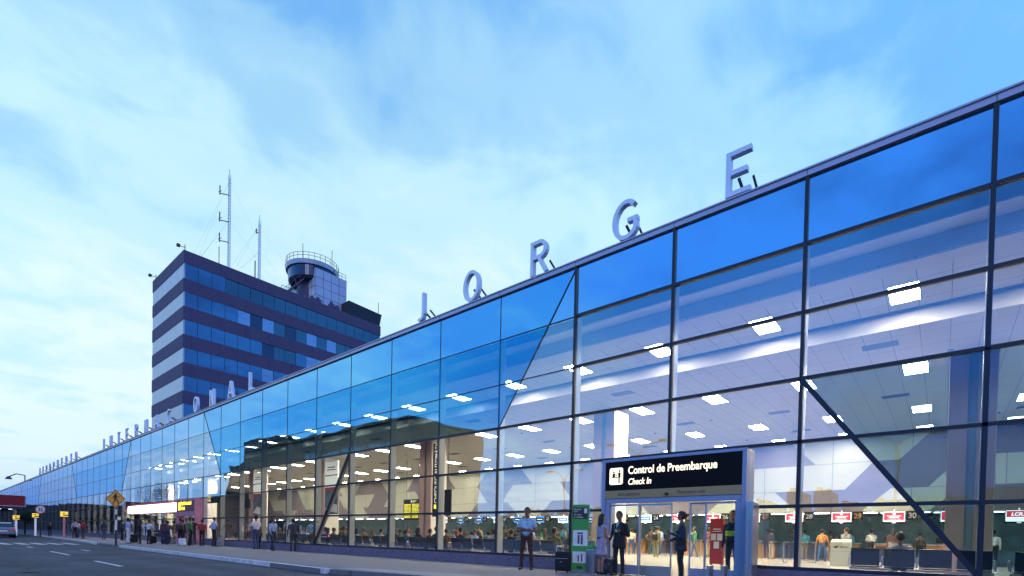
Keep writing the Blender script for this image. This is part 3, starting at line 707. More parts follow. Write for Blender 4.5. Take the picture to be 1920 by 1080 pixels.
words = [('JORGE', [-15.72, -12.97, -9.98, -6.98, -3.98], 'nearest word'), ('INTERNAC ONAL', [-67.4, -64.4, -61.4, -58.4, -55.3, -52.3, -49.3, -46.2, 0, -40.3, -37.3, -34.2, -31.2], 'middle word'),
         ('AEROPUERTO', [-109.8+3.13*i for i in range(10)], 'farthest word')]
for wd_, xs, which in words:
    for i, c in enumerate(wd_):
        if c == ' ': continue
        pv = wd_[i-1] if i else None; nx = wd_[i+1] if i+1 < len(wd_) else None
        if pv == ' ': s = f'just right of the gap'
        elif nx == ' ': s = f'just left of the gap'
        elif pv and nx: s = f'between {pv} and {nx}'
        elif nx: s = f'at the left end before {nx}'
        else: s = f'at the right end after {pv}'
        letter(c, xs[i], f'white roof letter {c} {s}, {which}', i)

# ---------------------------------------------------------------- control tower block
TX, TY, LX, LY, TZ = -80.74, 23.89, 14.22, 32.1, 39.6
TT = empty('office_tower', (TX, TY, 0), 'banded office and control tower block rising behind the glass terminal', 'tower')
TT.location = (0, 0, 0)
M['band'] = mat('tower_band', (.13, .085, .145), .7, noise=.12, nscale=.4)
M['band'] = facet('tower_band_stained', (.115, .095, .17), (.08, .065, .125), 3.56, 30, 'YZ', .05, .75, linecol=(.05, .035, .07))
def winmat(name, base, refl, f0): return glassmat(name, base, refl, f0, .95, 2.5, opaque=True)
M['wlight'] = mat('pale_tower_panel', (.50, .56, .66), .35, .15, noise=.08, nscale=.5)
M['wdark'] = winmat('tower_glass_blue', (.02, .06, .12), (.22, .46, .66), .34)
M['wteal'] = winmat('tower_glass_teal', (.015, .05, .07), (.18, .40, .48), .26)
M['wpale'] = winmat('tower_glass_pale', (.16, .24, .36), (.5, .7, .9), .30)
M['wblk'] = winmat('tower_glass_dark', (.012, .02, .04), (.2, .3, .5), .12)
bands = [(37.85, TZ), (33.95, 35.75), (30.1, 31.95), (26.25, 28.1), (22.35, 24.2), (18.5, 20.3), (14.6, 16.4), (10.8, 12.6), (7, 8.8)]
g = MB(); g.box(TX-LX+.3, TX-.3, TY+.3, TY+LY-.3, 0, TZ-.3); g.build('wall', M['void'], TT)
for i, (a, b) in enumerate(bands):
    g = MB(); g.box(TX-LX, TX, TY, TY+LY, a, b); g.build('spandrel_band', M['band'], TT)
ws = random.Random(11)
for fi in range(6):
    za, zb = bands[fi+1][1], bands[fi][0]
    # end face towards the camera: pale reflecting sheets
    g = MB()
    for j in range(6):
        x0_, x1_ = TX-LX+.02+j*(LX-.04)/6, TX-LX+.02+(j+1)*(LX-.04)/6
        g.box(x0_+.012, x1_-.012, TY+.06, TY+.2, za+.001, zb-.001)
    g.build('wall_panel_strip', M['wlight'], TT)
    n = 18
    for j in range(n):
        y0, y1 = TY+.02+j*(LY-.04)/n, TY+.02+(j+1)*(LY-.04)/n
        if fi > 4 and j > 5: continue
        key = 'wdark' if j < (3, 4, 5, 6, 7, 7)[fi] else ('wteal' if fi == 0 else ws.choice(['wpale', 'wblk', 'wteal', 'wdark']))
        g = MB(); inset = .05 if key in ('wdark',) else .12
        g.box(TX-.2, TX-inset, y0+.025, y1-.025, za+.001, zb-.001)
        if ws.random() < .3 and key != 'wdark': g.box(TX-inset, TX-inset+.03, y0+.02, y1-.02, (za+zb)/2-.04, (za+zb)/2+.04)
        g.build('window', M[key], TT, recalc=True)
# roof structures
M['cabpanel'] = facet('metal_cladding', (.34, .33, .46), (.31, .30, .43), 1.35, 1.55, 'YZ', .05, .35, off=(.1, .3))
BX, BY0, BY1, BZ = -84.7, 45.2, 51.2, 47.3
g = MB(); g.box(BX-9.3, BX, BY0, BY1, TZ, BZ); bx_ = g.build('penthouse', M['wlight'], TT)
g = MB()
for i in range(5): g.box(BX+.001, BX+.03, BY0+i*1.5-.02 if i else BY0, BY0+i*1.5+.02 if i < 4 else BY1, TZ, BZ)
for i in range(1, 5): g.box(BX+.001, BX+.028, BY0, BY1, TZ+i*1.55-.02, TZ+i*1.55+.02); g.box(BX-9.3, BX, BY0-.03, BY0-.001, TZ+i*1.55-.02, TZ+i*1.55+.02)
for i in range(1, 7): g.box(BX-i*1.4-.02, BX-i*1.4+.02, BY0-.028, BY0-.001, TZ, BZ)
g.build('panel_joint', M['band'], bx_)
def railing(g, pts, h=1.0, every=1):
    for i, (a, b) in enumerate(zip(pts, pts[1:])):
        for z in (h, h*.5): g.bar((a[0], a[1], a[2]+z), (b[0], b[1], b[2]+z), .05)
        g.bar(a, (a[0], a[1], a[2]+h), .05)
    g.bar(pts[-1], (pts[-1][0], pts[-1][1], pts[-1][2]+h), .05)
# elongated round cab: slab, dark glass drum, ring deck
CX, CY_, CR = -89.0, 46.9, 4.5
def ring(z0, z1, r0, r1, nm, m, n=40):
    g = MB(); g.cyl((CX, CY_, z0), r0, z1-z0, n, r2=r1); o = g.build(nm, m, TT); return o
ring(TZ, 45.7, 2.6, 2.6, 'stair_core', M['band']); 
ring(45.7, 46.1, 3.7, 4.0, 'cab_floor', M['void']); ring(46.1, 47.9, 4.05, 4.2, 'cab_glass', M['wblk']); ring(47.9, 48.6, CR, CR+.15, 'cab_roof', M['wlight'])  # cab floor: shade of the underside put into its dark colour
g = MB(); railing(g, [(CX+(CR)*math.cos(R(a)), CY_+(CR)*math.sin(R(a)), 48.7) for a in range(0, 361, 12)], 1.1); g.build('roof_railing', M['strut'], TT)
g = MB(); railing(g, [(BX-.1, y, BZ) for y in (BY0+3.5, BY0+4.3, BY0+5.1, BY1-.1)], 1.0); g.build('roof_railing', M['strut'], TT)
g = MB(); g.box(CX-3, CX+4.2, CY_-.9, CY_+1.5, 45.6, 45.9); g.build('platform', M['band'], TT)
g = MB()   # outside stair
for i in range(14):
    z = 40.2+i*.40; y = 39.6+i*.33; g.box(CX+1.2, CX+2.3, y, y+.32, z, z+.07)
g.bar((CX+1.2, 39.5, 40.1), (CX+1.2, 44.2, 45.7), .1, .2); g.bar((CX+2.3, 39.5, 40.1), (CX+2.3, 44.2, 45.7), .1, .2); g.bar((CX+2.3, 39.5, 41.2), (CX+2.3, 44.2, 46.8), .06)
for i in range(7): g.bar((CX+2.3, 39.5+i*.78, 40.1+i*.93), (CX+2.3, 39.5+i*.78, 41.2+i*.93), .05)
g.build('stair', M['strut'], TT)
g = MB(); g.prism([(-82.2, 50.2, TZ), (-82.2, 57.2-.6, TZ), (-82.2, 57.2, 42.5), (-82.2, 50.2, 42.7)], (-5, 0, 0)); g.build('plant_screen', M['black'], TT)
g = MB(); railing(g, [(-81.9, y, TZ) for y in np.arange(38, 46, 1.0)], 1.0); g.build('roof_railing', M['strut'], TT)
g = MB()
for (x, y, h) in ((-81.6, 46.5, .9), (-81.8, 47.6, .7), (-82.3, 44.4, 1.1), (-82, 43.2, .8)): g.box(x-.4, x+.4, y-.4, y+.4, TZ, TZ+h); g.cyl((x, y, TZ+h), .25, .4, 10)
g.build('roof_equipment', M['band'], TT)
for (x, y, z, h) in ((CX+2, 44, 48.7, 3), (CX+3, 49, 48.7, 3.6), (-83, 57, 42.5, 2.5), (-81.5, 39, TZ, 2.2), (-81.2, 28.5, TZ, 2.6)):
    g = MB(); g.cyl((x, y, z), .05, h, 6); g.build('whip_antenna', M['strut'], TT)
def mast(x, y, z0, z1, label, arms):
    t = empty('radio_mast', (x, y, z0), label, 'antenna mast', 'lattice masts on the tower roof')
    h = z1-z0; g = MB(); r = .22
    c = [(r*math.cos(R(a)), r*math.sin(R(a))) for a in (90, 210, 330)]
    for a in c: g.bar((a[0], a[1], 0), (a[0]*.8, a[1]*.8, h), .06, .06)
    z = 0; k = 0
    while z < h-.5:
        for i in range(3): a, b = c[i], c[(i+1) % 3]; g.bar((a[0], a[1], z), (b[0], b[1], z+.5), .035); g.bar((a[0], a[1], z), (b[0], b[1], z), .035)
        z += .5
    g.build('lattice', M['ltext'], t)
    for (az_, l, up_) in arms:
        g = MB(); g.bar((0, 0, az_), (-l*.75, -l, az_+.1), .10); g.bar((-l*.75, -l, az_-.1), (-l*.75, -l, az_+up_), .13); g.bar((-l*.9, -l-.15, az_+.3), (-l*.5, -l+.2, az_+.5), .06)
        g.build('side_antenna', M['strut'], t)
    g = MB(); g.bar((0, 0, h), (0, 0, h+.8), .05); g.build('tip', M['strut'], t)
    g = MB()
    for dx, dy in ((5.5, -7), (-6, -6), (3.5, 9)):
        for hz_ in (.95, .6): g.bar((0, 0, h*hz_), (max(-6, min(6, dx)), dy*.9, -.4), .011, .011)
    g.build('guy_wire', M['wlight'], t)
mast(-87.7, 32.2, TZ, 57.4, 'taller lattice radio mast with three side antennas on the tower roof', [(14.6, 1.1, 1.3), (10.4, 1.1, 1.4), (7.2, 1.1, 1.3)])
mast(-87.7, 36.9, TZ, 52.6, 'shorter plain lattice radio mast on the tower roof right of the taller mast', [(10.8, .4, .7), (2.2, .5, 4)])
for (x, y, lab) in ((-94.4, 24.2, 'small security lamp on an arm at the left corner of the tower roof'), (-81.3, 24.2, 'small security camera at the front corner of the tower roof')):
    t = empty('roof_lamp', (x, y, TZ), lab, 'lamp')
    g = MB(); g.bar((0, 0, 0), (0, 0, 1.0), .08); g.bar((0, 0, .6), (-.5, -.6, .8), .07); g.build('arm', M['strut'], t)
    g = MB(); g.box(-.75, -.35, -.85, -.45, .65, 1.0); g.build('lamp_head', M['strut'], t, bevel=.03)

t = empty('roof_lamp', (-128, 12.9, 9.1), 'thin bent lamp arm standing on the roof edge at the far left', 'lamp')
g = MB(); g.tube([(0, 0, 0), (0, 0, 1.2), (-1.5, -1.0, 1.5), (-6, -1.6, 1.2)], .09, 6); g.build('arm', M['strut'], t)
g = MB(); g.cyl((-6.2, -1.6, .75), .55, .5, 10, r2=.25); g.build('lamp_head', M['strut'], t)

# ---------------------------------------------------------------- opposite side of the road (seen mirrored in the glass)
O = empty('opposite_building', (-90, -26, 0), 'long dark flat roofed building across the road, seen mirrored in the glass front', 'building')
O.location = (0, 0, 0)
g = MB(); g.box(-101, -57.8, -34.5, -19.74, -.1, 17.4); g.box(-112, -101, -34.5, -19.75, -.1, 19.7); g.box(-101, -98, -32, -19.76, 17.4, 19.7)
g.box(-150, -112, -34.5, -19.9, -.1, 9); g.box(-122.5, -112, -34.5, -19.8, 9, 15.5)
g.build('wall', M['opp'], O)
g = MB(); g.box(-102, -57.4, -35, -19.3, 17.4, 17.75); g.build('roof', M['opp'], O)
for i in range(14):
    g = MB(); x = -62-i*1.55-(i//4)*1.1; g.box(x-.62, x+.62, -19.74, -19.68, 13.4, 14.6); g.build('window', M['oppw'], O)
g = MB(); g.box(-300, -150, -34, -19.9, -.1, 8.2); g.box(-300, -150, -19.9, -17.5, 5, 5.8)
g2 = MB(); g2.box(-470, -301, -40, -19.9, -.1, 12); g2.box(-700, -471, -40, -19.9, -.1, 16); g2.box(-1100, -701, -40, -19.9, -.1, 26)
tag(g2.build('warehouse_row', M['opp']), 'farthest row of dark warehouses closing the opposite side, mirrored at far left', 'building')
tag(g.build('long_building', M['opp']), 'long low dark building farther along the opposite side of the road', 'building')
for i, (x0_, x1_, z) in enumerate(((-29.6, -27.4, 14.2), (-25.0, -21.0, 14.4), (-19.4, -16, 11.2), (-38, -33, 11.5), (-50, -44, 11.8), (-13, 4, 11.6), (6, 30, 12.6))):
    g = MB(); y = -115-(i % 3)*4
    g.box(x0_, x1_, y-14, y, -.1, z); g.box(x0_+.4, x0_+1.5, y-6, y-1, z, z+.9)
    if x1_-x0_ > 3: g.box((x0_+x1_)/2, (x0_+x1_)/2+1.4, y-7, y-2, z, z+.6)
    ww = g.build('block_building', M['skyline'])
    tag(ww, ('thin brown block farthest left of the mirrored pair of towers', 'wider brown block with a rooftop box, mirrored beside the door sign', 'low brown block right of the mirrored towers', 'brown block mirrored above the man with folded arms', 'small brown block mirrored left of the man with folded arms', 'long low brown block mirrored behind the slanting mullion', 'long low brown block mirrored at the right edge')[i], 'building', 'far blocks across the car park')
def street_lamp(x, y, h, label):
    t = empty('street_lamp', (x, y, -.13), label, 'street lamp', 'double armed lamps of the car park')
    g = MB(); g.cyl((0, 0, 0), .12, h-.9, 10, r2=.07)
    g.build('pole', M['lamppole'], t)
    for s in (-1, 1):
        g = MB(); pts = [(s*.08, 0, h-2.4)]
        pts += [(s*(.18+1.9*(1-math.cos(a))), 0, h-1.2+1.2*math.sin(a)*.9) for a in np.linspace(0, 1.45, 8)]
        g.tube(pts, .05, 6); g.build('arm', M['lamppole'], t)
        g = MB(); e = pts[-1]; g.prism([(e[0]-s*.05, -.15, e[2]-.05), (e[0]+s*.75, -.1, e[2]-.02), (e[0]+s*.7, -.1, e[2]+.1), (e[0], -.12, e[2]+.14)], (0, .26, 0)); g.build('lamp_head', M['lamppole'], t)
M['lamppole'] = mat('lamp_pole_metal', (.30, .24, .14), .5)
street_lamp(-2.6, 25.26-42.8, 8.6, 'double armed lamp post mirrored in the tinted glass at the right')
street_lamp(-18.26, 25.26-36.4, 8.6, 'double armed lamp post mirrored just above the door sign')
street_lamp(-32.0, 25.26-46.0, 8.6, 'double armed lamp post mirrored over the man with folded arms')

# trees: tapered trunk, limbs, leaf-sized faces
M['leaf'] = mat('leaf', (.035, .06, .02), .8, noise=.5, nscale=1.2); M['bark'] = mat('bark', (.08, .05, .03), .9)
def tree(x, y, h, r, label, seed, name='broadleaf_tree', n=2600, leaf=.28, z0=-.13):
    q = random.Random(seed); t = empty(name, (x, y, z0), label, 'tree')
    g = MB(); g.bar((0, 0, 0), (.1, 0, h*.45), .35*h/7, .35*h/7, n=8)
    for i in range(6):
        a = i*1.05; g.bar((.08, 0, h*(.3+.03*i)), (r*.6*math.cos(a), r*.6*math.sin(a), h*(.6+.05*(i % 3))), .1*h/7, .1*h/7, n=5)
    g.build('trunk', M['bark'], t)
    g = MB(); cl_ = [(q.uniform(-.6, .6)*r, q.uniform(-.6, .6)*r, h*q.uniform(.5, .88), r*q.uniform(.3, .55)) for _ in range(12)]
    for i in range(n):
        c = cl_[q.randrange(12)]; d = Vector((q.gauss(0, 1), q.gauss(0, 1), q.gauss(0, 1))).normalized()*c[3]*q.uniform(.5, 1.05)
        p = Vector(c[:3])+d; u = Vector((q.gauss(0, 1), q.gauss(0, 1), q.gauss(0, 1))).normalized(); v = u.orthogonal().normalized()
        s = leaf*q.uniform(.6, 1.3); g.add([p, p+u*s, p+u*s*.6+v*s*.5], [(0, 1, 2)])
    g.build('crown', M['leaf'], t, recalc=False)
tree(-150, -14, 13, 5, 'leafy tree across the road, mirrored far left above the pedestrian crossing', 3)
tree(-28, -58, 9, 4.5, 'bushy tree beyond the road, mirrored behind the man with folded arms', 4)
tree(-40, -62, 8.5, 4.5, 'round tree beyond the road, mirrored left of the man with folded arms', 5)
tree(-1, -70, 8, 6, 'wide low tree beyond the car park, mirrored at the right in tinted glass', 6)
tree(-88, 8.9, 3.4, 1.3, 'small round topped tree in front of the red sign at far left', 8, n=1500, leaf=.14, z0=0)

# belt of low trees and sheds closing the far side of the car park (only ever seen mirrored)
q = random.Random(9); g = MB(); x = -240
M['belt'] = mat('belt_leaf', (.10, .075, .03), .9, noise=.4, nscale=.3)
while x < 160:
    r0 = q.uniform(3, 7); hh_ = q.uniform(7.5, 10.8)
    for i in range(70):
        p = Vector((x+q.uniform(-r0, r0), -135+q.uniform(-3, 3), max(.2, hh_*(1-q.random()**2*.9)))); u = Vector((q.gauss(0, 1), q.gauss(0, .3), q.gauss(0, 1))).normalized(); v = Vector((u.z, 0, -u.x))
        sz = q.uniform(1.0, 2.4); g.add([p, p+u*sz, p+u*sz*.5+v*sz], [(0, 1, 2)])
    g.prism([(x-r0, -138, -.1), (x+r0, -138, -.1), (x+r0*.9, -138, hh_*.62), (x, -138, hh_*.82), (x-r0*.9, -138, hh_*.6)], (0, -1, 0))
    x += r0*1.1
tag(g.build('tree_belt', M['belt'], recalc=False), kind='stuff', label='low dark belt of trees beyond the car park, seen mirrored')
# ---------------------------------------------------------------- far left: canopy with red board, small lit signs
t = empty('canopy', (-80, 5.0, 0), 'low flat entrance canopy carrying a red board at the far left', 'canopy')
g = MB(); g.box(-16, 0, -6, 2.9, 2.95, 3.25); g.build('roof', M['wallb'], t)
for dx in (-14, -8, -1.5):
    for dy in (-5, 2.4):
        g = MB(); g.cyl((dx, dy, 0), .13, 2.95, 10); g.build('post', M['alu'], t)
g = MB()
for i in range(5): g.cyl((-1.4, -1.6+i*.9, 2.90), .16, .04, 10)
g.build('downlight', M['shoplight'], t)
t = empty('red_shop_sign', (-79.9, 5.0, 0), 'dark red board with pale letters IOS on the canopy edge', 'sign')
g = MB(); g.box(-.1, .1, -6, 3.05, 3.3, 4.45); b = g.build('board', M['red'], t); g = MB(); g.box(-.11, .12, -6.1, 3.15, 3.2, 3.299); g.box(-.11, .12, 3.051, 3.15, 3.3, 4.45); g.build('trim', M['parapet'], t)
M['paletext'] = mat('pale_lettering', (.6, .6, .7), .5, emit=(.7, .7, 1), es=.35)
text('SERVICIOS', 'lettering', 1.0, (.105, -6.0, 3.55), M['paletext'], b, .01, .92, facing='+X').location[1] = 1.05-5.35
M['ylit'] = mat('yellow_lit_box', (1, .75, .1), .5, emit=(1, .62, .06), es=.7)
for i, (x, y, z, lab) in enumerate(((-75, 6.9, 1.92, 'leftmost small yellow lit sign on a post near the car'), (-75, 8.4, 2.2, 'second small yellow lit sign with a pale post'), (-60, 8.6, 2.15, 'third and brightest yellow lit sign from the left, with a short rose post'))):
    t = empty('lit_stop_sign', (x, y, 0), lab, 'lit sign', 'small yellow signs by the kerb')
    g = MB(); g.box(-.06, .06, -.26, .26, z-.22, z+.22); g.build('sign_face', M['ylit'], t)
    g = MB(); g.box(.0605, .065, -.1, .3, z-.14, z-.04, M['signblack']); g.box(.0605, .065, -.1, .05, z+.04, z+.12, M['signblack']); g.build('symbol', parent=t)
    g = MB(); g.box(-.05, .05, -.08, .08, 0, z-.3); g.build('post', M['paletext'] if i < 2 else M['rose'], t)  # first two posts are no lamps; a faint glow is put into their material
# pedestrian crossing sign
t = empty('pedestrian_crossing_sign', (-35.28, 7.26, 0), 'yellow diamond pedestrian sign on a black and white striped pole', 'road sign', rz=R(48))
g = MB()
for i in range(8): g.cyl((0, 0, .001+i*.29), .045, .289, 10, M['white'] if i in (4, 6, 3) else M['black'])
g.build('pole', parent=t)
g = MB(); h = .52; rr_ = .05
g.prism([(0, -.06, 2.62-h), (h, -.06, 2.62), (0, -.06, 2.62+h), (-h, -.06, 2.62)], (0, .012, 0)); fc = g.build('sign_face', M['yellowsign'], t)
g = MB()
def bq(a, b, w_): g.bar((a[0], -.066, a[1]), (b[0], -.066, b[1]), w_, .006, up=(0, 1, 0))
k_ = .47
for a, b in (((0, -k_), (k_, 0)), ((k_, 0), (0, k_)), ((0, k_), (-k_, 0)), ((-k_, 0), (0, -k_))): bq((a[0], 2.62+a[1]), (b[0], 2.62+b[1]), .018)
g.prism([(.0+.05*math.cos(R(a)), -.063, 2.62+.26+.05*math.sin(R(a))) for a in range(0, 360, 30)], (0, -.006, 0))
bq((0, 2.83), (-.01, 2.60), .12); bq((.01, 2.62), (.12, 2.47), .06); bq((.12, 2.47), (.15, 2.33), .05); bq((-.02, 2.62), (-.06, 2.46), .06); bq((-.06, 2.46), (-.14, 2.34), .05)
bq((.03, 2.80), (.14, 2.70), .04); bq((.14, 2.70), (.20, 2.74), .035); bq((-.04, 2.80), (-.12, 2.68), .04); bq((-.12, 2.68), (-.18, 2.66), .035)
g.build('walking_figure', M['black'], fc)
t = empty('speed_limit_sign', (-64.8, 7.62, 0), 'round red rimmed speed limit sign reading 35 on a thin post', 'road sign', rz=R(60))
g = MB(); g.cyl((0, 0, 0), .05, 2.9, 8); g.build('post', M['black'], t)
g = MB(); g.prism([(.42*math.cos(R(a)), -.06, 2.6+.42*math.sin(R(a))) for a in range(0, 360, 15)], (0, .01, 0)); fc = g.build('sign_face', M['adwhite'], t)
g = MB()
for a in range(0, 360, 15): g.bar((.38*math.cos(R(a)), -.065, 2.6+.38*math.sin(R(a))), (.38*math.cos(R(a+15)), -.065, 2.6+.38*math.sin(R(a+15))), .08, .008, up=(0, 1, 0))
g.build('rim', M['red'], fc)
text('35', 'digits', .5, (0, -.064, 2.43), M['black'], fc, .003, .8, align='CENTER', offset=.01)
# ---------------------------------------------------------------- cars
M['carp'] = mat('silver_blue_car_paint', (.30, .33, .42), .25, .6); M['card'] = mat('dark_car_paint', (.02, .022, .03), .25, .3)
M['carglass'] = mat('car_window', (.02, .025, .04), .06); M['tyre'] = mat('tyre', (.012, .012, .012), .85); M['tail'] = mat('tail_lamp', (.35, .01, .01), .3, emit=(.9, .05, .03), es=.25)
M['taillit'] = mat('tail_lamp_lit', (.6, .02, .01), .3, emit=(1, .10, .06), es=5)
def car(x, y, paint, label, group, lit=False):
    t = empty('parked_car', (x, y, -.13), label, 'car', group)
    # stations along the length: (x, half width low, half width high, z low, z belt) ; rear at x=0, front at -4.5
    st = [(0, .70, .74, .45, .86), (-.06, .80, .80, .30, .95), (-.5, .85, .83, .24, 1.0), (-1.2, .87, .85, .22, .98), (-2.4, .88, .86, .22, .95), (-3.3, .87, .83, .22, .90), (-4.1, .83, .76, .24, .80), (-4.42, .74, .66, .32, .68), (-4.5, .62, .58, .40, .58)]
    g = MB(); vs = []; fs = []
    for (a, wl, wh, zl, zb) in st: vs += [(a, -wl, zl), (a, -wl-.02, (zl+zb)/2), (a, -wh, zb-.05), (a, -wh*.85, zb), (a, wh*.85, zb), (a, wh, zb-.05), (a, wl+.02, (zl+zb)/2), (a, wl, zl)]
    for i in range(len(st)-1):
        for j in range(8): fs.append((i*8+j, i*8+(j+1) % 8, (i+1)*8+(j+1) % 8, (i+1)*8+j))
    fs += [tuple(range(7, -1, -1)), tuple(range((len(st)-1)*8, len(st)*8))]
    g.add(vs, fs); g.build('body', paint, t, bevel=.02, smooth=False)
    prof = [(-.55, .98), (-1.15, 1.36), (-1.7, 1.43), (-2.3, 1.42), (-3.25, .90)]
    g = MB(); vs = []
    for a, z in prof: vs += [(a, -(.80-(z-.95)*.35), z), (a, .80-(z-.95)*.35, z)]
    vs += [(-.55, -.8, .93), (-.55, .8, .93), (-3.25, -.8, .88), (-3.25, .8, .88)]
    g.add(vs, [(0, 1, 3, 2), (6, 7, 9, 8)]); g.add(vs, [(0, 2, 4, 6, 8)], None); g.add(vs, [(9, 7, 5, 3, 1)], None)
    g.build('windows', M['carglass'], t)
    g = MB(); g.prism([(-1.12, -.66, 1.365), (-1.7, -.64, 1.445), (-2.32, -.64, 1.435), (-2.32, -.64, 1.40), (-1.12, -.66, 1.34)], (0, 1.3, 0)); g.build('roof', paint, t, bevel=.015)
    for (a, s) in ((-.85, -1), (-.85, 1), (-3.55, -1), (-3.55, 1)):
        g = MB(); n = 20
        g.prism([(a+.32*math.cos(2*math.pi*i/n), s*.90, .32+.32*math.sin(2*math.pi*i/n)) for i in range(n)], (0, -s*.2, 0)); wq = g.build('tyre', M['tyre'], t)
        g = MB(); g.prism([(a+.20*math.cos(2*math.pi*i/n), s*.915, .32+.20*math.sin(2*math.pi*i/n)) for i in range(n)], (0, -s*.03, 0)); g.build('rim', M['steel'], wq)
    for s in (-1, 1):
        g = MB(); g.box(-.06, .012, min(s*.45, s*.76), max(s*.45, s*.76), .72, .86); g.build('tail_lamp', M['taillit'] if lit else M['tail'], t, bevel=.01)
    g = MB(); g.box(-.1, .05, -.75, .75, .36, .52); g.build('bumper', paint, t, bevel=.03)
    g = MB(); g.box(0, .012, -.26, .26, .58, .70); g.build('number_plate', M['adwhite'], t)
car(-66.2, 5.25, M['carp'], 'silver blue sedan seen from behind at the left edge of the road', 'cars on the road')
car(-75, 5.9, M['card'], 'dark sedan standing in front of the silver blue one', 'cars on the road')
car(-52, -4.0, M['card'], 'dark sedan across the road whose lit tail lamps mirror in the glass', 'cars on the road', True)

# ---------------------------------------------------------------- people
def rot(v, a): return (v[0]*math.cos(a)-v[1]*math.sin(a), v[0]*math.sin(a)+v[1]*math.cos(a), v[2])
def person_prims(P):
    """limb list in metres for a 1.75 m body facing +Y; each (kind, a, b, ra, rb, region, squash)"""
    out_ = []
    def cap(a, b, ra, rb, reg): out_.append((Vector(a), Vector(b), ra, rb, reg, 1.0))
    fem = P.get('fem'); sit = P.get('sit'); b = P.get('bulk', 1.0)
    lean = P.get('lean', 0.0); hipz = .47 if sit else .93
    dz = hipz-.93
    hw = .085
    sh = .165 if fem else .185
    top = P.get('top_r', 1)
    # torso
    ch = Vector((0, lean*.35, 1.28+dz)); nk = Vector((0, lean*.5-.01, 1.49+dz)); pv = Vector((0, 0, .96+dz))
    wst = pv.lerp(ch, .45)
    for s in (-1, 1):
        cap(pv+Vector((s*.065*b, 0, -.02)), wst+Vector((s*.05*b, .0, 0)), .112*b, .105*b, 'bot' if not P.get('dress') else 'top')
        cap(wst+Vector((s*.05*b, 0, -.05)), ch+Vector((s*.075, 0, .0)), .108*b, .112*b if not fem else .10, 'top')
        cap(ch+Vector((s*.07, 0, 0)), nk+Vector((s*.10, 0, -.10)), .108, .068, 'top')
        cap(nk+Vector((s*.02, 0, -.06)), ch+Vector((s*sh, 0, .10)), .058, .062, 'top')
    if fem:
        for s in (-1, 1): cap(ch+Vector((s*.07, .07, -.02)), ch+Vector((s*.07, .085, -.03)), .055, .055, 'top')
    if not sit:
        if P.get('belly'): cap(wst+Vector((0, .05, 0)), wst+Vector((0, .06, -.04)), .12, .12, 'top')
    cap(nk+Vector((0, 0, -.04)), nk+Vector((0, .012, .06)), .055, .052, 'skin')
    ht = P.get('head', (0, 0)); hc = nk + Vector((ht[0]*.02, .025+ht[1]*.03, .155))
    yaw = P.get('look', 0)
    def hp(v): r_ = rot(v, yaw); return hc+Vector(r_)
    cap(hp((0, -.012, .025)), hp((0, .008, .03)), .088, .082, 'skin'); cap(hp((0, .02, -.02)), hp((0, .028, -.065)), .070, .048, 'skin')
    cap(hp((0, .085, -.005)), hp((0, .102, -.028)), .011, .017, 'skin')           # nose
    for s in (-1, 1):
        cap(hp((s*.083, -.005, .02)), hp((s*.086, -.012, -.02)), .017, .011, 'skin')  # ear
        cap(hp((s*.03, .075, .022)), hp((s*.033, .075, .022)), .013, .013, 'eye')
        cap(hp((s*.018, .088, .040)), hp((s*.045, .078, .042)), .006, .005, 'eye')
    cap(hp((-.018, .079, -.055)), hp((.018, .079, -.055)), .010, .010, 'lip')
    # arms
    for s, key in ((-1, 'armL'), (1, 'armR')):
        S = ch+Vector((s*(sh+.01), 0, .10)); e, h = P.get(key, (None, None))
        E1 = Vector(e)+Vector((0, 0, dz)) if e else S+Vector((s*.05, -.02, -.29)); H = Vector(h)+Vector((0, 0, dz)) if h else E1+Vector((s*.0, .07, -.25))
        slv = P.get('sleeve', 'long')
        mid = S.lerp(E1, .55)
        cap(S, mid, .060*b**.5, .052, 'top'); cap(mid, E1, .050, .043, 'top' if slv == 'long' else 'skin')
        if slv == 'none': out_.pop(-2); cap(S, mid, .048, .042, 'skin')
        cap(E1, H, .042 if slv == 'long' else .038, .032 if slv == 'long' else .026, 'top' if slv == 'long' else 'skin')
        d = (H-E1).normalized(); sd = d.cross(Vector((0, 1, .2))).normalized(); nn = sd.cross(d)
        cap(H, H+d*.075, .026, .030, 'skin'); out_.append((H+d*.04+sd*.02, H+d*.08-sd*.02, .020, .020, 'skin', 1))
        for i, ln in enumerate((.062, .072, .067, .05)):
            r0 = H+d*.08+sd*(-.024+.016*i); cl_ = nn*.02
            cap(r0, r0+d*ln*.5, .0088, .0085, 'skin'); cap(r0+d*ln*.5, r0+d*ln+cl_, .0085, .0072, 'skin')
        cap(H+d*.03-sd*.024, H+d*.075-sd*.045+nn*.015, .0105, .009, 'skin')
    # legs
    st = P.get('stance', .0); fw_ = P.get('step', 0)
    for s in (-1, 1):
        hp_ = Vector((s*hw, 0, hipz))
        if sit: kn = Vector((s*.12, .42, .50)); an = Vector((s*.12, .44, .09))
        else: kn = Vector((s*(hw+.01+st*.5), .02+s*fw_*.5, .51)); an = Vector((s*(hw+st), -.02+s*fw_, .085))
        reg = 'skin' if P.get('bare') else 'bot'
        cap(hp_, kn, (.088 if reg == 'bot' else .078)*b**.5, .062 if reg == 'bot' else .050, reg)
        cap(kn, kn.lerp(an, .35)+Vector((0, -.015, 0)), .058 if reg == 'bot' else .050, .058 if reg == 'bot' else .047, reg); cap(kn.lerp(an, .35)+Vector((0, -.015, 0)), an, .057 if reg == 'bot' else .046, .052 if reg == 'bot' else .030, reg)
        cap(an+Vector((0, -.03, -.04)), an+Vector((s*.015, .13, -.055)), .042, .034, 'shoe')
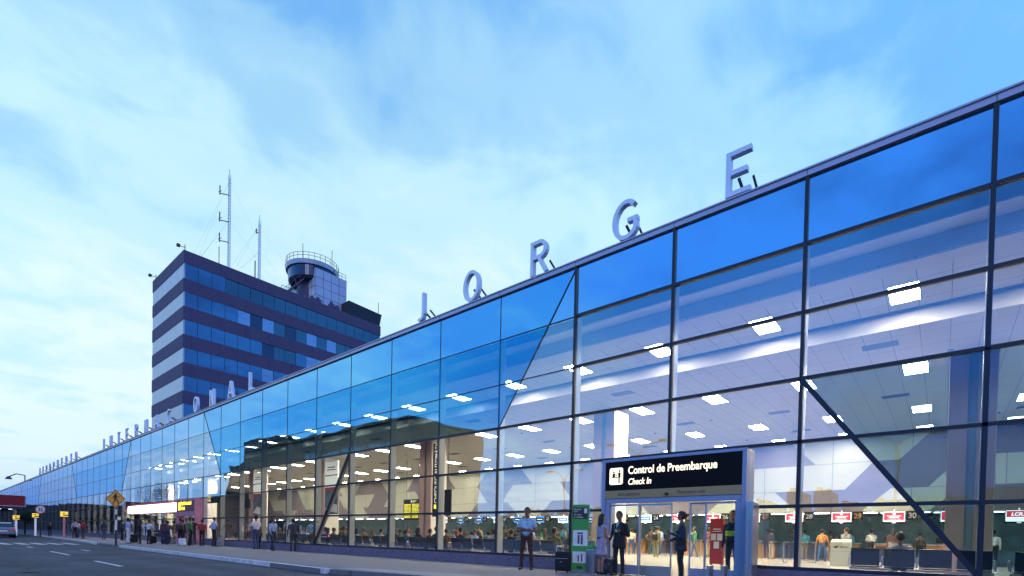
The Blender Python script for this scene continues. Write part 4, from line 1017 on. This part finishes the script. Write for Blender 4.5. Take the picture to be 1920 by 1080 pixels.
    if P.get('dress'):
        for i in range(14):
            a = i/14*2*math.pi; cap((.08*math.cos(a), .05*math.sin(a), .98+dz), (.165*math.cos(a), .12*math.sin(a), .60+dz), .06, .045, 'bot')
        cap((0, 0, .95), (0, 0, .62), .13, .15, 'bot')
    if P.get('belt'):
        for i in range(16):
            a = i/16*2*math.pi; cap((.125*math.cos(a), .09*math.sin(a), 1.07), (.125*math.cos(a+.4), .09*math.sin(a+.4), 1.07), .035, .035, 'shoe')
    if P.get('coat'):
        for i in range(12):
            a = i/12*2*math.pi; cap((.13*math.cos(a), .075*math.sin(a), 1.0+dz), (.16*math.cos(a), .10*math.sin(a), .80+dz), .05, .05, 'top')
    if P.get('pack'):
        cap((-.08, -.19, 1.32+dz), (-.08, -.20, 1.05+dz), .10, .11, 'shoe'); cap((.08, -.19, 1.32+dz), (.08, -.20, 1.05+dz), .10, .11, 'shoe')
    hair = []
    hl = P.get('hair', 'short')
    def hcap(a, b, ra, rb): hair.append((hp(a), hp(b), ra, rb, 'hair', 1))
    hcap((0, -.022, .050), (0, -.008, .062), .094, .086); hcap((0, -.04, .02), (0, -.035, -.02), .086, .07)
    for s in (-1, 1): hcap((s*.05, .0, .055), (s*.055, -.03, 0), .046, .044)
    if hl == 'long': hcap((0, -.045, 0), (0, -.075, -.17), .085, .07); [hcap((s*.06, -.02, .02), (s*.07, -.04, -.15), .045, .04) for s in (-1, 1)]
    if hl == 'bun': hcap((0, -.12, .03), (0, -.125, .02), .045, .045)
    if hl == 'cap': hcap((0, .03, .075), (0, .12, .06), .06, .03)
    return out_, hair
REG = ['skin', 'top', 'bot', 'shoe', 'hair', 'eye', 'lip']
def prims_to_mesh(pr, vox, name):
    bm = bmesh.new()
    for a, b, ra, rb, reg, sq in pr:
        d = b-a; ln = d.length
        seg = 12
        if ln < 1e-5: bmesh.ops.create_icosphere(bm, subdivisions=2, radius=ra, matrix=Matrix.Translation(a)); continue
        q = d.to_track_quat('Z', 'Y').to_matrix().to_4x4()
        rings = []
        for t_ in (-90, -60, -30, 0): rings.append((ra*math.sin(R(t_)), ra*math.cos(R(t_))))
        for t_ in (0, 30, 60, 90): rings.append((ln+rb*math.sin(R(t_)), rb*math.cos(R(t_))))
        vs = []
        for z, r_ in rings:
            r_ = max(r_, 1e-4); vs.append([bm.verts.new((Matrix.Translation(a) @ q) @ Vector((r_*math.cos(2*math.pi*i/seg), r_*math.sin(2*math.pi*i/seg), z))) for i in range(seg)])
        for i in range(len(vs)-1):
            for j in range(seg): bm.faces.new((vs[i][j], vs[i][(j+1) % seg], vs[i+1][(j+1) % seg], vs[i+1][j]))
        bm.faces.new(vs[0][::-1]); bm.faces.new(vs[-1])
    me = bpy.data.meshes.new(name); bm.to_mesh(me); bm.free()
    o = bpy.data.objects.new('tmp', me); C.collection.objects.link(o)
    r_ = o.modifiers.new('r', 'REMESH'); r_.mode = 'VOXEL'; r_.voxel_size = vox
    s_ = o.modifiers.new('s', 'SMOOTH'); s_.iterations = 2; s_.factor = .5
    dg = C.evaluated_depsgraph_get(); m2 = bpy.data.meshes.new_from_object(o.evaluated_get(dg)); bpy.data.objects.remove(o); bpy.data.meshes.remove(me)
    m2.name = name
    nf = len(m2.polygons); c = np.empty(nf*3); m2.polygons.foreach_get('center', c); c = c.reshape(-1, 3)
    best = np.full(nf, 1e9); idx = np.zeros(nf, int)
    for a, b, ra, rb, reg, sq in pr:
        A_ = np.array(a); d = np.array(b)-A_; l2 = (d*d).sum()+1e-12
        t_ = np.clip(((c-A_)@d)/l2, 0, 1); ds = np.linalg.norm(c-A_-t_[:, None]*d, axis=1)-(ra+(rb-ra)*t_)
        if reg in ('eye', 'lip', 'shoe'): ds = ds-.002
        k = ds < best; best[k] = ds[k]; idx[k] = REG.index(reg)
    m2.materials.clear()
    for r_ in REG: m2.materials.append(M['skin'])
    m2.polygons.foreach_set('material_index', idx.astype(np.int32)); m2.polygons.foreach_set('use_smooth', [True]*nf); m2.update()
    return m2
PM = {}
POSES = dict(
    stand=dict(), relaxed=dict(stance=.03, look=.5), wide=dict(stance=.06, bulk=1.1),
    fold=dict(armL=((-.27, .02, 1.10), (.04, .20, 1.16)), armR=((.27, .02, 1.10), (-.06, .22, 1.13)), sleeve='short', stance=.07, bulk=1.08, belly=1, look=-.25),
    woman=dict(fem=1, dress=1, bare=1, sleeve='none', belt=1, hair='long', armL=((-.22, .03, 1.10), (-.03, .22, 1.08)), armR=((.22, .03, 1.10), (.05, .22, 1.10)), look=0),
    suit=dict(coat=1, bulk=1.08, stance=.03, armL=((-.27, -.03, 1.10), (-.14, .17, 1.22)), armR=((.26, -.02, 1.11), (.22, .16, .96)), head=(0, 1), look=.1),
    police=dict(fem=1, coat=1, bulk=1.12, hair='bun', stance=.02, armL=((-.23, .04, 1.1), (-.06, .24, 1.2)), armR=((.25, .06, 1.10), (.10, .26, 1.02))),
    hips=dict(sleeve='short', armL=((-.36, -.08, 1.18), (-.20, .0, 1.0)), armR=((.36, -.08, 1.18), (.20, .0, 1.0)), stance=.05),
    pack=dict(pack=1), walk=dict(step=.22, armL=((-.25, -.1, 1.12), (-.26, -.08, .88)), armR=((.25, .08, 1.12), (.26, .22, .92))),
    longhair=dict(fem=1, hair='long'), shorts=dict(sleeve='short', look=.4), capman=dict(hair='cap', pack=1, sleeve='short'), reach=dict(armR=((.24, .12, 1.15), (.18, .38, 1.12)), armL=((-.24, .1, 1.15), (-.1, .34, 1.08)), lean=.12),
    sit=dict(sit=1, armL=((-.25, .1, 1.12), (-.12, .34, 1.06)), armR=((.25, .1, 1.12), (.12, .34, 1.06))), sitlong=dict(sit=1, fem=1, hair='long', look=.6, armL=((-.22, .1, 1.12), (-.1, .3, 1.06)), armR=((.22, .1, 1.12), (.1, .3, 1.06))),
    sitlean=dict(sit=1, lean=.35, look=-.4, armL=((-.27, .25, 1.1), (-.12, .45, 1.0)), armR=((.27, .25, 1.1), (.12, .45, 1.0))))
def person(x, y, h, face, pose, top, bot, label, fine=False, skin='skin', group=None, z=0, sleeve=None, hairm='hair'):
    key = (pose, fine)
    if key not in PM:
        b, hr = person_prims(POSES[pose]); PM[key] = (prims_to_mesh(b, .0085 if fine else .022, 'person_'+pose), prims_to_mesh(hr, .009 if fine else .02, 'hair_'+pose))
    bm_, hm_ = PM[key]
    o = bpy.data.objects.new('person', bm_); C.collection.objects.link(o); o.location = (x, y, z); o.rotation_euler[2] = R(face); s = h/1.755; o.scale = (s, s, s)
    mm = [M[skin], CL[top], CL[bot], M['shoe'], M['hair'], M['black'], M['lip']]
    for i, q in enumerate(mm): o.material_slots[i].link = 'OBJECT'; o.material_slots[i].material = q
    tag(o, label, 'person', group)
    hh = bpy.data.objects.new('hair', hm_); C.collection.objects.link(hh); hh.parent = o
    for sl_ in hh.material_slots: sl_.link = 'OBJECT'; sl_.material = M[hairm]
    return o
# face angle: 0 looks to +Y (into the building), 180 looks to the road, 90 looks to -X, -90 looks to +X
person(-9.25, 11.55, 1.80, 205, 'fold', 'skyblue', 'brown', 'man in light blue polo shirt standing with folded arms on the pavement', True)
wm = person(-7.0, 11.95, 1.60, -25, 'woman', 'lilac', 'lilac', 'dark haired woman in belted lilac dress facing the suited man', True, 'skin2')
sm = person(-6.42, 11.88, 1.66, 175, 'suit', 'black', 'black', 'man in dark suit with green lanyard strap and badge before the door', True)
g = MB(); g.bar((-.085, .135, 1.42), (-.075, .155, 1.12), .022, .01); g.bar((.085, .135, 1.42), (.075, .155, 1.02), .022, .01); g.build('lanyard', CL['green'], sm)
g = MB(); g.box(-.045, .035, .150, .157, 1.20, 1.28); g.build('badge', M['adwhite'], sm)
g = MB(); g.prism([(-.05, .10, 1.46), (.05, .10, 1.46), (0, .145, 1.30)], (0, .012, 0)); g.build('shirt_front', CL['lightblue'], sm)
pp = person(-4.70, 11.7, 1.62, 120, 'police', 'navy', 'black', 'uniformed woman with hair bun and dark jacket standing before the open door', True)
g = MB(); g.prism([(.262, -.05, 1.27), (.262, .05, 1.27), (.262, .05, 1.35), (.262, 0, 1.38), (.262, -.05, 1.35)], (.01, 0, 0)); g.build('arm_badge', CL['lightblue'], pp)
hv = person(-3.93, 13.0, 1.70, 170, 'relaxed', 'navy', 'black', 'bald man in dark jacket with lime yellow band behind the door glass', False, 'skin2')
g = MB(); g.cyl((0, .0, 1.12), .165, .13, 16); vb = g.build('safety_band', CL['hivis'], hv); vb.scale = (1.12, .92, 1)
person(-27.9, 11.75, 1.80, 100, 'shorts', 'white', 'jeans', 'taller man in white shirt and jeans beside a child on the pavement')
person(-28.5, 12.15, 1.50, -60, 'pack', 'black', 'black', 'shorter dark clothed person with shoulder bag beside the man in jeans')
person(-24.3, 12.0, 1.62, 60, 'walk', 'charcoal', 'charcoal', 'lone dark walker passing the glass near the low wall')
person(-25.6, 11.6, 1.66, -80, 'walk', 'lightblue', 'navy', 'walker in blue shirt passing right of the waiting pair')
# people by the crossing
grp = 'people waiting by the crossing'
person(-40.4, 8.95, 1.66, 10, 'wide', 'lightblue', 'white', 'broad man all in pale blue and white with his back turned', group=grp)
person(-41.6, 9.2, 1.6, 90, 'stand', 'charcoal', 'black', 'dark figure standing just left of the man in white', group=grp)
person(-39.6, 9.4, 1.55, 160, 'longhair', 'black', 'black', 'long haired woman in black next to the man in white', group=grp)
person(-39.0, 9.75, 1.58, 20, 'hips', 'white', 'black', 'person in white top and black trousers with bent arms', group=grp)
person(-40.4, 10.9, 1.6, -60, 'relaxed', 'plum', 'jeans', 'person in plum top behind the luggage', group=grp)
person(-39.6, 11.3, 1.56, 140, 'stand', 'olive', 'khaki', 'person in olive shirt and khaki trousers in the waiting group', group=grp)
person(-38.9, 11.6, 1.62, 40, 'longhair', 'brown', 'charcoal', 'long haired woman in brown in the waiting group', group=grp)
person(-38.4, 10.6, 1.50, 60, 'reach', 'charcoal', 'navy', 'stooping person in dark grey bending over luggage', group=grp)
person(-35.9, 10.6, 1.66, 70, 'pack', 'plum', 'black', 'dark person with bulky backpack holding a white bag', group=grp)
person(-35.2, 10.9, 1.72, -40, 'relaxed', 'green', 'black', 'tall person in dark green jacket near the rose entrance', group=grp)
person(-34.4, 11.3, 1.60, 60, 'shorts', 'red', 'black', 'person in red shirt before the rose entrance', group=grp)
person(-36.9, 11.6, 1.74, 100, 'hips', 'black', 'navy', 'man in black with hands on hips by the glowing box', group=grp)
person(-33.3, 11.6, 1.74, 10, 'hips', 'lightblue', 'black', 'man in pale shirt and black trousers with hands on hips, back turned', group=grp)
person(-58, 9.6, 1.66, 30, 'stand', 'red', 'charcoal', 'distant person in red on the pavement near the third yellow sign', group=grp)
person(-61.5, 9.6, 1.7, 60, 'walk', 'lilac', 'black', 'distant walker in lilac left of the third yellow sign', group=grp)
person(-63.5, 10.0, 1.66, 200, 'hips', 'white', 'black', 'distant person in white shirt beside the speed limit post', group=grp)
person(-67.5, 9.7, 1.7, 20, 'stand', 'black', 'black', 'distant dark figure between the first two yellow signs', group=grp)
person(-70.5, 9.0, 1.7, 60, 'pack', 'charcoal', 'black', 'distant person with backpack just right of the silver car', group=grp)
person(-54, 10.3, 1.6, 60, 'longhair', 'navy', 'jeans', 'distant long haired person in navy along the glass', group=grp)
person(-50.5, 10.8, 1.66, 10, 'relaxed', 'charcoal', 'black', 'distant person in grey between the crossing and the yellow sign', group=grp)
person(-66, 10.6, 1.6, 10, 'shorts', 'lightblue', 'jeans', 'distant person in light blue near the second yellow sign', group=grp)

# luggage
def suitcase(x, y, w_, d_, h_, m, label, rz=0, handle=.0):
    t = empty('suitcase', (x, y, .0), label, 'suitcase', rz=R(rz))
    g = MB(); g.box(-w_/2, w_/2, -d_/2, d_/2, .05, h_); g.build('case', m, t, bevel=.03)
    g = MB(); g.box(-w_/2+.04, w_/2-.04, -d_/2-.035, -d_/2-.002, .12, h_*.55); g.build('front_pocket', m, t, bevel=.015)
    g = MB(); g.tube([(-w_*.25, 0, h_), (-w_*.25, 0, h_+.05+handle), (w_*.25, 0, h_+.05+handle), (w_*.25, 0, h_)], .011, 6); g.build('handle', M['black'], t)
    for s in (-1, 1):
        g = MB(); g.prism([(s*w_*.42-.012+.0, .03*math.cos(R(a))-d_*.3, .031+.03*math.sin(R(a))) for a in range(0, 360, 30)], (.024, 0, 0)); g.build('wheel', M['black'], t)
    g = MB(); g.box(-w_/2+.02, w_/2-.02, -d_/2-.006, -d_/2-.001, h_*.66, h_*.69); g.box(-.03, .03, -d_/2-.04, -d_/2-.036, h_*.5, h_*.53); g.build('trim', M['steel'], t)
suitcase(-7.95, 11.55, .40, .26, .58, CL['black'], 'black soft suitcase standing left of the green banner', 12, .02)
suitcase(-6.72, 12.0, .32, .24, .42, CL['charcoal'], 'small dark suitcase between the woman in the dress and the suited man', -30)
suitcase(-37.6, 10.3, .45, .3, .62, CL['navy'], 'dark blue suitcase among the people by the crossing', 20)
suitcase(-39.4, 10.1, .5, .3, .5, CL['black'], 'black case at the feet of the person in white top', -20)
suitcase(-34.9, 10.4, .4, .16, .45, M['adwhite'], 'white bag standing below the person with a bulky backpack', 40)
suitcase(-40.9, 9.4, .4, .3, .6, CL['black'], 'tall black case left of the man in white', 10)
suitcase(-32.9, 11.8, .36, .24, .55, CL['grey'], 'grey suitcase right of the man with hands on hips', 10, .1)
# green roll-up banner and bin
t = empty('rollup_banner', (-7.78, 12.12, 0), 'green advertising banner stand with two white picture panels', 'banner stand', rz=R(24))
g = MB(); g.box(-.24, .24, -.03, .03, .03, 1.90); g.build('panel', M['green'], t, bevel=.004)
g = MB(); g.box(-.26, .26, -.09, .09, 0.001, .05); g.build('foot', M['steel'], t)
g = MB(); g.box(-.22, .20, -.035, -.0305, 1.50, 1.82); hd = g.build('header', mat('banner_dark_green', (.02, .035, .03), .5), t)
for s, zz in (('Equipaje', 1.75), ('Lost', 1.69), ('de mano', 1.60), ('y embalaje', 1.53)): text(s, 'lettering', .07, (-.19, -.038, zz), M['adwhite'], hd, .001, .9)
g = MB(); g.box(.10, .18, -.038, -.0355, 1.66, 1.79); g.build('logo', M['adwhite'], hd)
g = MB(); g.box(-.20, .21, -.035, -.0305, .74, 1.18); p1 = g.build('picture_panel', M['adwhite'], t)
g = MB(); g.box(-.20, .21, -.035, -.0305, .26, .58); p2_ = g.build('picture_panel', M['adwhite'], t)
g = MB(); g.box(-.08, .08, -.039, -.0355, 1.07, 1.12); g.box(-.07, -.01, -.039, -.0355, .80, 1.05); g.box(.02, .08, -.039, -.0355, .78, 1.05); g.build('picture', M['strut'], p1)
g = MB(); g.box(-.06, -.02, -.039, -.0355, .30, .48); g.box(.04, .08, -.039, -.0355, .29, .52); g.build('picture', M['strut'], p2_)
g = MB(); g.box(-.08, .08, -.035, -.0305, .10, .17); g.build('logo', hd.data.materials[0], t)
t = empty('waste_bin', (-7.42, 12.2, 0), 'slim steel waste bin with green top beside the green banner', 'bin')
g = MB(); g.box(-.13, .13, -.13, .13, .002, .66); g.build('body', M['steel'], t, bevel=.012)
g = MB(); g.cyl((0, 0, .662), .11, .05, 12); g.cyl((0, 0, .712), .10, .13, 8, r2=.03); g.build('lid', M['green'], t)

# ---------------------------------------------------------------- hall furniture
def bench(first):
    t = bpy.data.objects.new('waiting_bench', None); C.collection.objects.link(t)
    g = MB(); g.bar((-1.25, 0, .36), (1.25, 0, .36), .07, .05); g.build('beam', M['steel'], t)
    for dx in (-.93, -.31, .31, .93):
        g = MB(); g.prism([(dx-.27, -.20, .40), (dx-.27, .26, .42), (dx-.27, .26, .45), (dx-.27, -.20, .43)], (.54, 0, 0)); g.build('seat', M['seat'], t)
        g = MB()
        g.prism([(dx-.27, -.20, .44), (dx-.27, -.29, .82), (dx-.27, -.26, .82), (dx-.27, -.17, .44)], (.54, 0, 0)); g.bar((dx-.27, -.275, .825), (dx+.27, -.275, .825), .03, .03, n=8)
        g.build('backrest', M['seat'], t)
    for dx in (-1.25, -.62, 0, .62, 1.25):
        g = MB(); g.tube([(dx, -.17, .42), (dx, -.14, .64), (dx, .22, .64), (dx, .24, .44)], .016, 6); g.build('armrest', M['steel'], t)
    for dx in (-.9, .9):
        g = MB(); g.bar((dx, 0, .34), (dx, 0, .04), .05, .05); g.bar((dx, -.25, .03), (dx, .28, .03), .05, .03); g.build('leg', M['steel'], t)
    return t
b0 = bench(True); used = [False]
def place_bench(x, y, rz, lab):
    o = b0 if not used[0] else copy_tree(b0); used[0] = True
    o.location = (x, y, .03); o.rotation_euler[2] = rz; tag(o, lab, 'bench', 'rows of waiting benches behind the glass'); return o
near_w = ['under the right end of the glass wall', 'between the slanting mullion and the right column', 'right of the podium, nearest the slanting mullion']
bx = []
i = 0
x = 2.3
while x > -37:
    if not (-9.0 < x < -2.6):
        bx.append(x)
        place_bench(x, 14.35, 0, f'black four seat waiting bench against the glass, {["first","second","third","fourth","fifth","sixth","seventh","eighth","ninth","tenth","11th","12th","13th","14th"][i]} from the right in the front row'); i += 1
    x -= 2.72
i = 0
for x in [q for q in bx if q < -9 or q > 0]:
    place_bench(x+.4, 16.9, math.pi, f'black four seat waiting bench facing the glass, {["first","second","third","fourth","fifth","sixth","seventh","eighth","ninth","tenth","11th","12th","13th","14th"][i]} from the right in the back row'); i += 1
tops = ['white', 'charcoal', 'red', 'teal', 'cream', 'navy', 'grey', 'brown', 'lightblue', 'olive', 'orange', 'plum', 'black', 'green']
q = random.Random(21); n = 0
spots = []
for x in bx:
    for dx in (-.93, -.31, .31, .93):
        if x < -9 and q.random() < .62: spots.append((x+dx, 14.38, 0))
for x in [b for b in bx if b < -9]:
    for dx in (-.93, -.31, .31, .93):
        if q.random() < .66: spots.append((x+.4+dx, 16.87, 180))
spots += [(-.73, 14.38, 0), (1.37, 14.38, 0)]
colm = lambda x: f'{abs(mx_(0)-x)/W:.0f}'
ordw = ['first', 'second', 'third', 'fourth', 'fifth', 'sixth', 'seventh', 'eighth', 'ninth', 'tenth', ] + [f'{i}th' if i % 10 not in (1, 2, 3) or i < 20 else f'{i}'+{1: 'st', 2: 'nd', 3: 'rd'}[i % 10] for i in range(11, 60)]
spots.sort(key=lambda s_: (-s_[2], -s_[0]))
cnt = {0: 0, 180: 0}
for (x, y, f) in spots:
    tp = tops[q.randrange(len(tops))]; ps = q.choice(['sit', 'sit', 'sitlong', 'sitlean'])
    if abs(x+.73) < .1 and f == 0: tp = 'white'; ps = 'sit'
    if abs(x-1.37) < .05: tp = 'green'; ps = 'sitlong'
    cnt[f] += 1
    person(x, y-(.02 if f == 0 else -.02), q.uniform(1.62, 1.8), f+q.uniform(-8, 8), ps, tp, q.choice(['jeans', 'black', 'khaki', 'charcoal']),
           f"{'long haired ' if ps == 'sitlong' else 'leaning ' if ps == 'sitlean' else ''}person in {tp} {'in the front bench row' if f == 0 else 'in the row facing out'}, {ordw[cnt[f]-1]} sitter from the right", skin=q.choice(['skin', 'skin2']), group='people seated behind the glass', z=.0)
# standing passengers near the desks
stand = [(-6.14, 33.6, 'teal', 'khaki', 'stand', 0), (-4.9, 33.8, 'plum', 'khaki', 'pack', 0), (-2.9, 33.2, 'white', 'charcoal', 'reach', 30), (-1.9, 31.5, 'brown', 'grey', 'longhair', 20), (-8.9, 32.0, 'skyblue', 'charcoal', 'reach', -20),
         (-9.6, 33.4, 'white', 'black', 'stand', 0), (-8.2, 33.8, 'charcoal', 'jeans', 'pack', 10), (-.9, 33.6, 'charcoal', 'black', 'pack', 0), (-10.8, 31.0, 'black', 'khaki', 'stand', 20), (-12.2, 32.2, 'white', 'khaki', 'pack', 0),
         (-13.0, 32.6, 'orange', 'charcoal', 'longhair', 0), (-15.1, 29.5, 'cream', 'jeans', 'wide', 30), (-14.2, 33.1, 'navy', 'black', 'stand', -10), (-11.6, 25.5, 'olive', 'olive', 'capman', 0), (-16.9, 32.0, 'red', 'jeans', 'stand', 10),
         (-18.6, 33.0, 'grey', 'black', 'reach', 0), (-20.3, 31.0, 'white', 'jeans', 'pack', 15), (-22.9, 33.0, 'teal', 'black', 'stand', 0), (-25.1, 32.0, 'lightblue', 'khaki', 'longhair', 30), (-27.8, 33.0, 'navy', 'charcoal', 'stand', 0),
         (-31.2, 32.4, 'cream', 'black', 'pack', 0), (-35.0, 31.4, 'red', 'jeans', 'relaxed', 60), (-3.7, 30.2, 'grey', 'jeans', 'relaxed', 40), (1.8, 32.5, 'white', 'black', 'stand', 0), (-7.3, 31.0, 'navy', 'khaki', 'relaxed', -40)]
qs = random.Random(77)
for i in range(34):
    x = -4.0-i*1.02+qs.uniform(-.35, .35); y = qs.choice([29.0, 30.3, 32.6, 33.9])+qs.uniform(-.3, .3)
    if any((x-a[0])**2+(y-a[1])**2 < .5 for a in stand): continue
    stand.append((x, y, qs.choice(tops), qs.choice(['jeans', 'khaki', 'black', 'charcoal']), qs.choice(['stand', 'pack', 'longhair', 'relaxed', 'reach', 'hips', 'walk']), qs.choice([0, 10, -20, 40, 90, -70])))
for i, (x, y, a, b, ps, f) in enumerate(stand):
    nn_ = round(29+(x+3.35)/2.2)
    person(x, y, q.uniform(1.62, 1.78), f, ps, a, b, f"{dict(pack='backpacker', longhair='long haired woman', capman='man with pale cap and pack', reach='stooping person', wide='broad man').get(ps, 'person')} in {a} top and {b} trousers standing near desk {nn_}", skin=q.choice(['skin', 'skin2']), group='passengers at the check-in desks', hairm='hair' if ps != 'capman' else 'hair')
# podium
t = empty('check_in_podium', (-3.25, 25.2, .03), 'pale podium with a small dark swallow mark standing in the hall', 'podium')
g = MB(); g.prism([(-.36, -.2, 0), (-.36, .2, 0), (-.36, .2, 1.12), (-.36, -.2, 1.0)], (.72, 0, 0)); g.build('body', M['wallw'], t, bevel=.01)
g = MB(); g.prism([(-.25, -.212, .80), (-.02, -.212, .86), (-.12, -.212, .78), (-.14, -.212, .72)], (0, -.005, 0)); g.box(.0, .28, -.212, -.206, .78, .81); g.build('emblem', M['signblack'], t)
g = MB(); g.box(-.38, .38, -.215, .22, .60, .63); g.build('trim', M['vent'], t)
# red self service totem by the door
t = empty('red_totem', (-5.3, 16, .03), 'red information totem with three white sheets inside the entrance', 'totem')
g = MB(); g.box(-.20, .20, -.06, .06, .22, 1.62); b = g.build('panel', M['red'], t, bevel=.01)
g = MB(); g.box(-.17, -.02, -.066, -.061, .95, 1.15); g.box(.02, .17, -.066, -.061, .95, 1.15); g.box(-.08, .08, -.066, -.061, .70, .91); g.box(-.10, .12, -.066, -.061, 1.28, 1.31); g.box(-.12, .14, -.066, -.061, 1.22, 1.24); g.build('paper_sheet', M['adwhite'], b)
g = MB(); g.bar((-.16, 0, .22), (-.16, 0, .01), .05); g.bar((.16, 0, .22), (.16, 0, .01), .05); g.box(-.3, .3, -.12, .12, 0, .02); g.build('foot', M['black'], t)
# queue posts
kq = 0
for x in (-9.6, -8.3, -7.0, -5.7, -4.4, -2.2, -1.0):
    t = empty('queue_post', (x, 26.5, .03), f'slim queue post with retracting belt, {ordw[kq]} from the left in the row near the podium', 'queue post', 'queue posts with belts'); kq += 1
    g = MB(); g.cyl((0, 0, 0), .16, .02, 14); g.cyl((0, 0, .02), .03, .95, 10); g.build('post', M['steel'], t)
    if x not in (-4.4, -1.0):
        g = MB(); g.box(.03, 1.27, -.004, .004, .86, .91); g.build('belt', CL['orange'] if x > -3 else CL['navy'], t)
# dark hanging panel beside the vertical banner
t = empty('hanging_panel', (-20.4, 18.6, .03), 'dark hanging panel with faint text beside the vertical banner', 'sign')
g = MB(); g.box(-.24, .24, -.05, .05, 2.0, 3.4); g.build('panel', M['signblack'], t); g = MB(); g.bar((0, 0, 3.4), (0, 0, 6.52), .03); g.build('hanger', M['strut'], t)
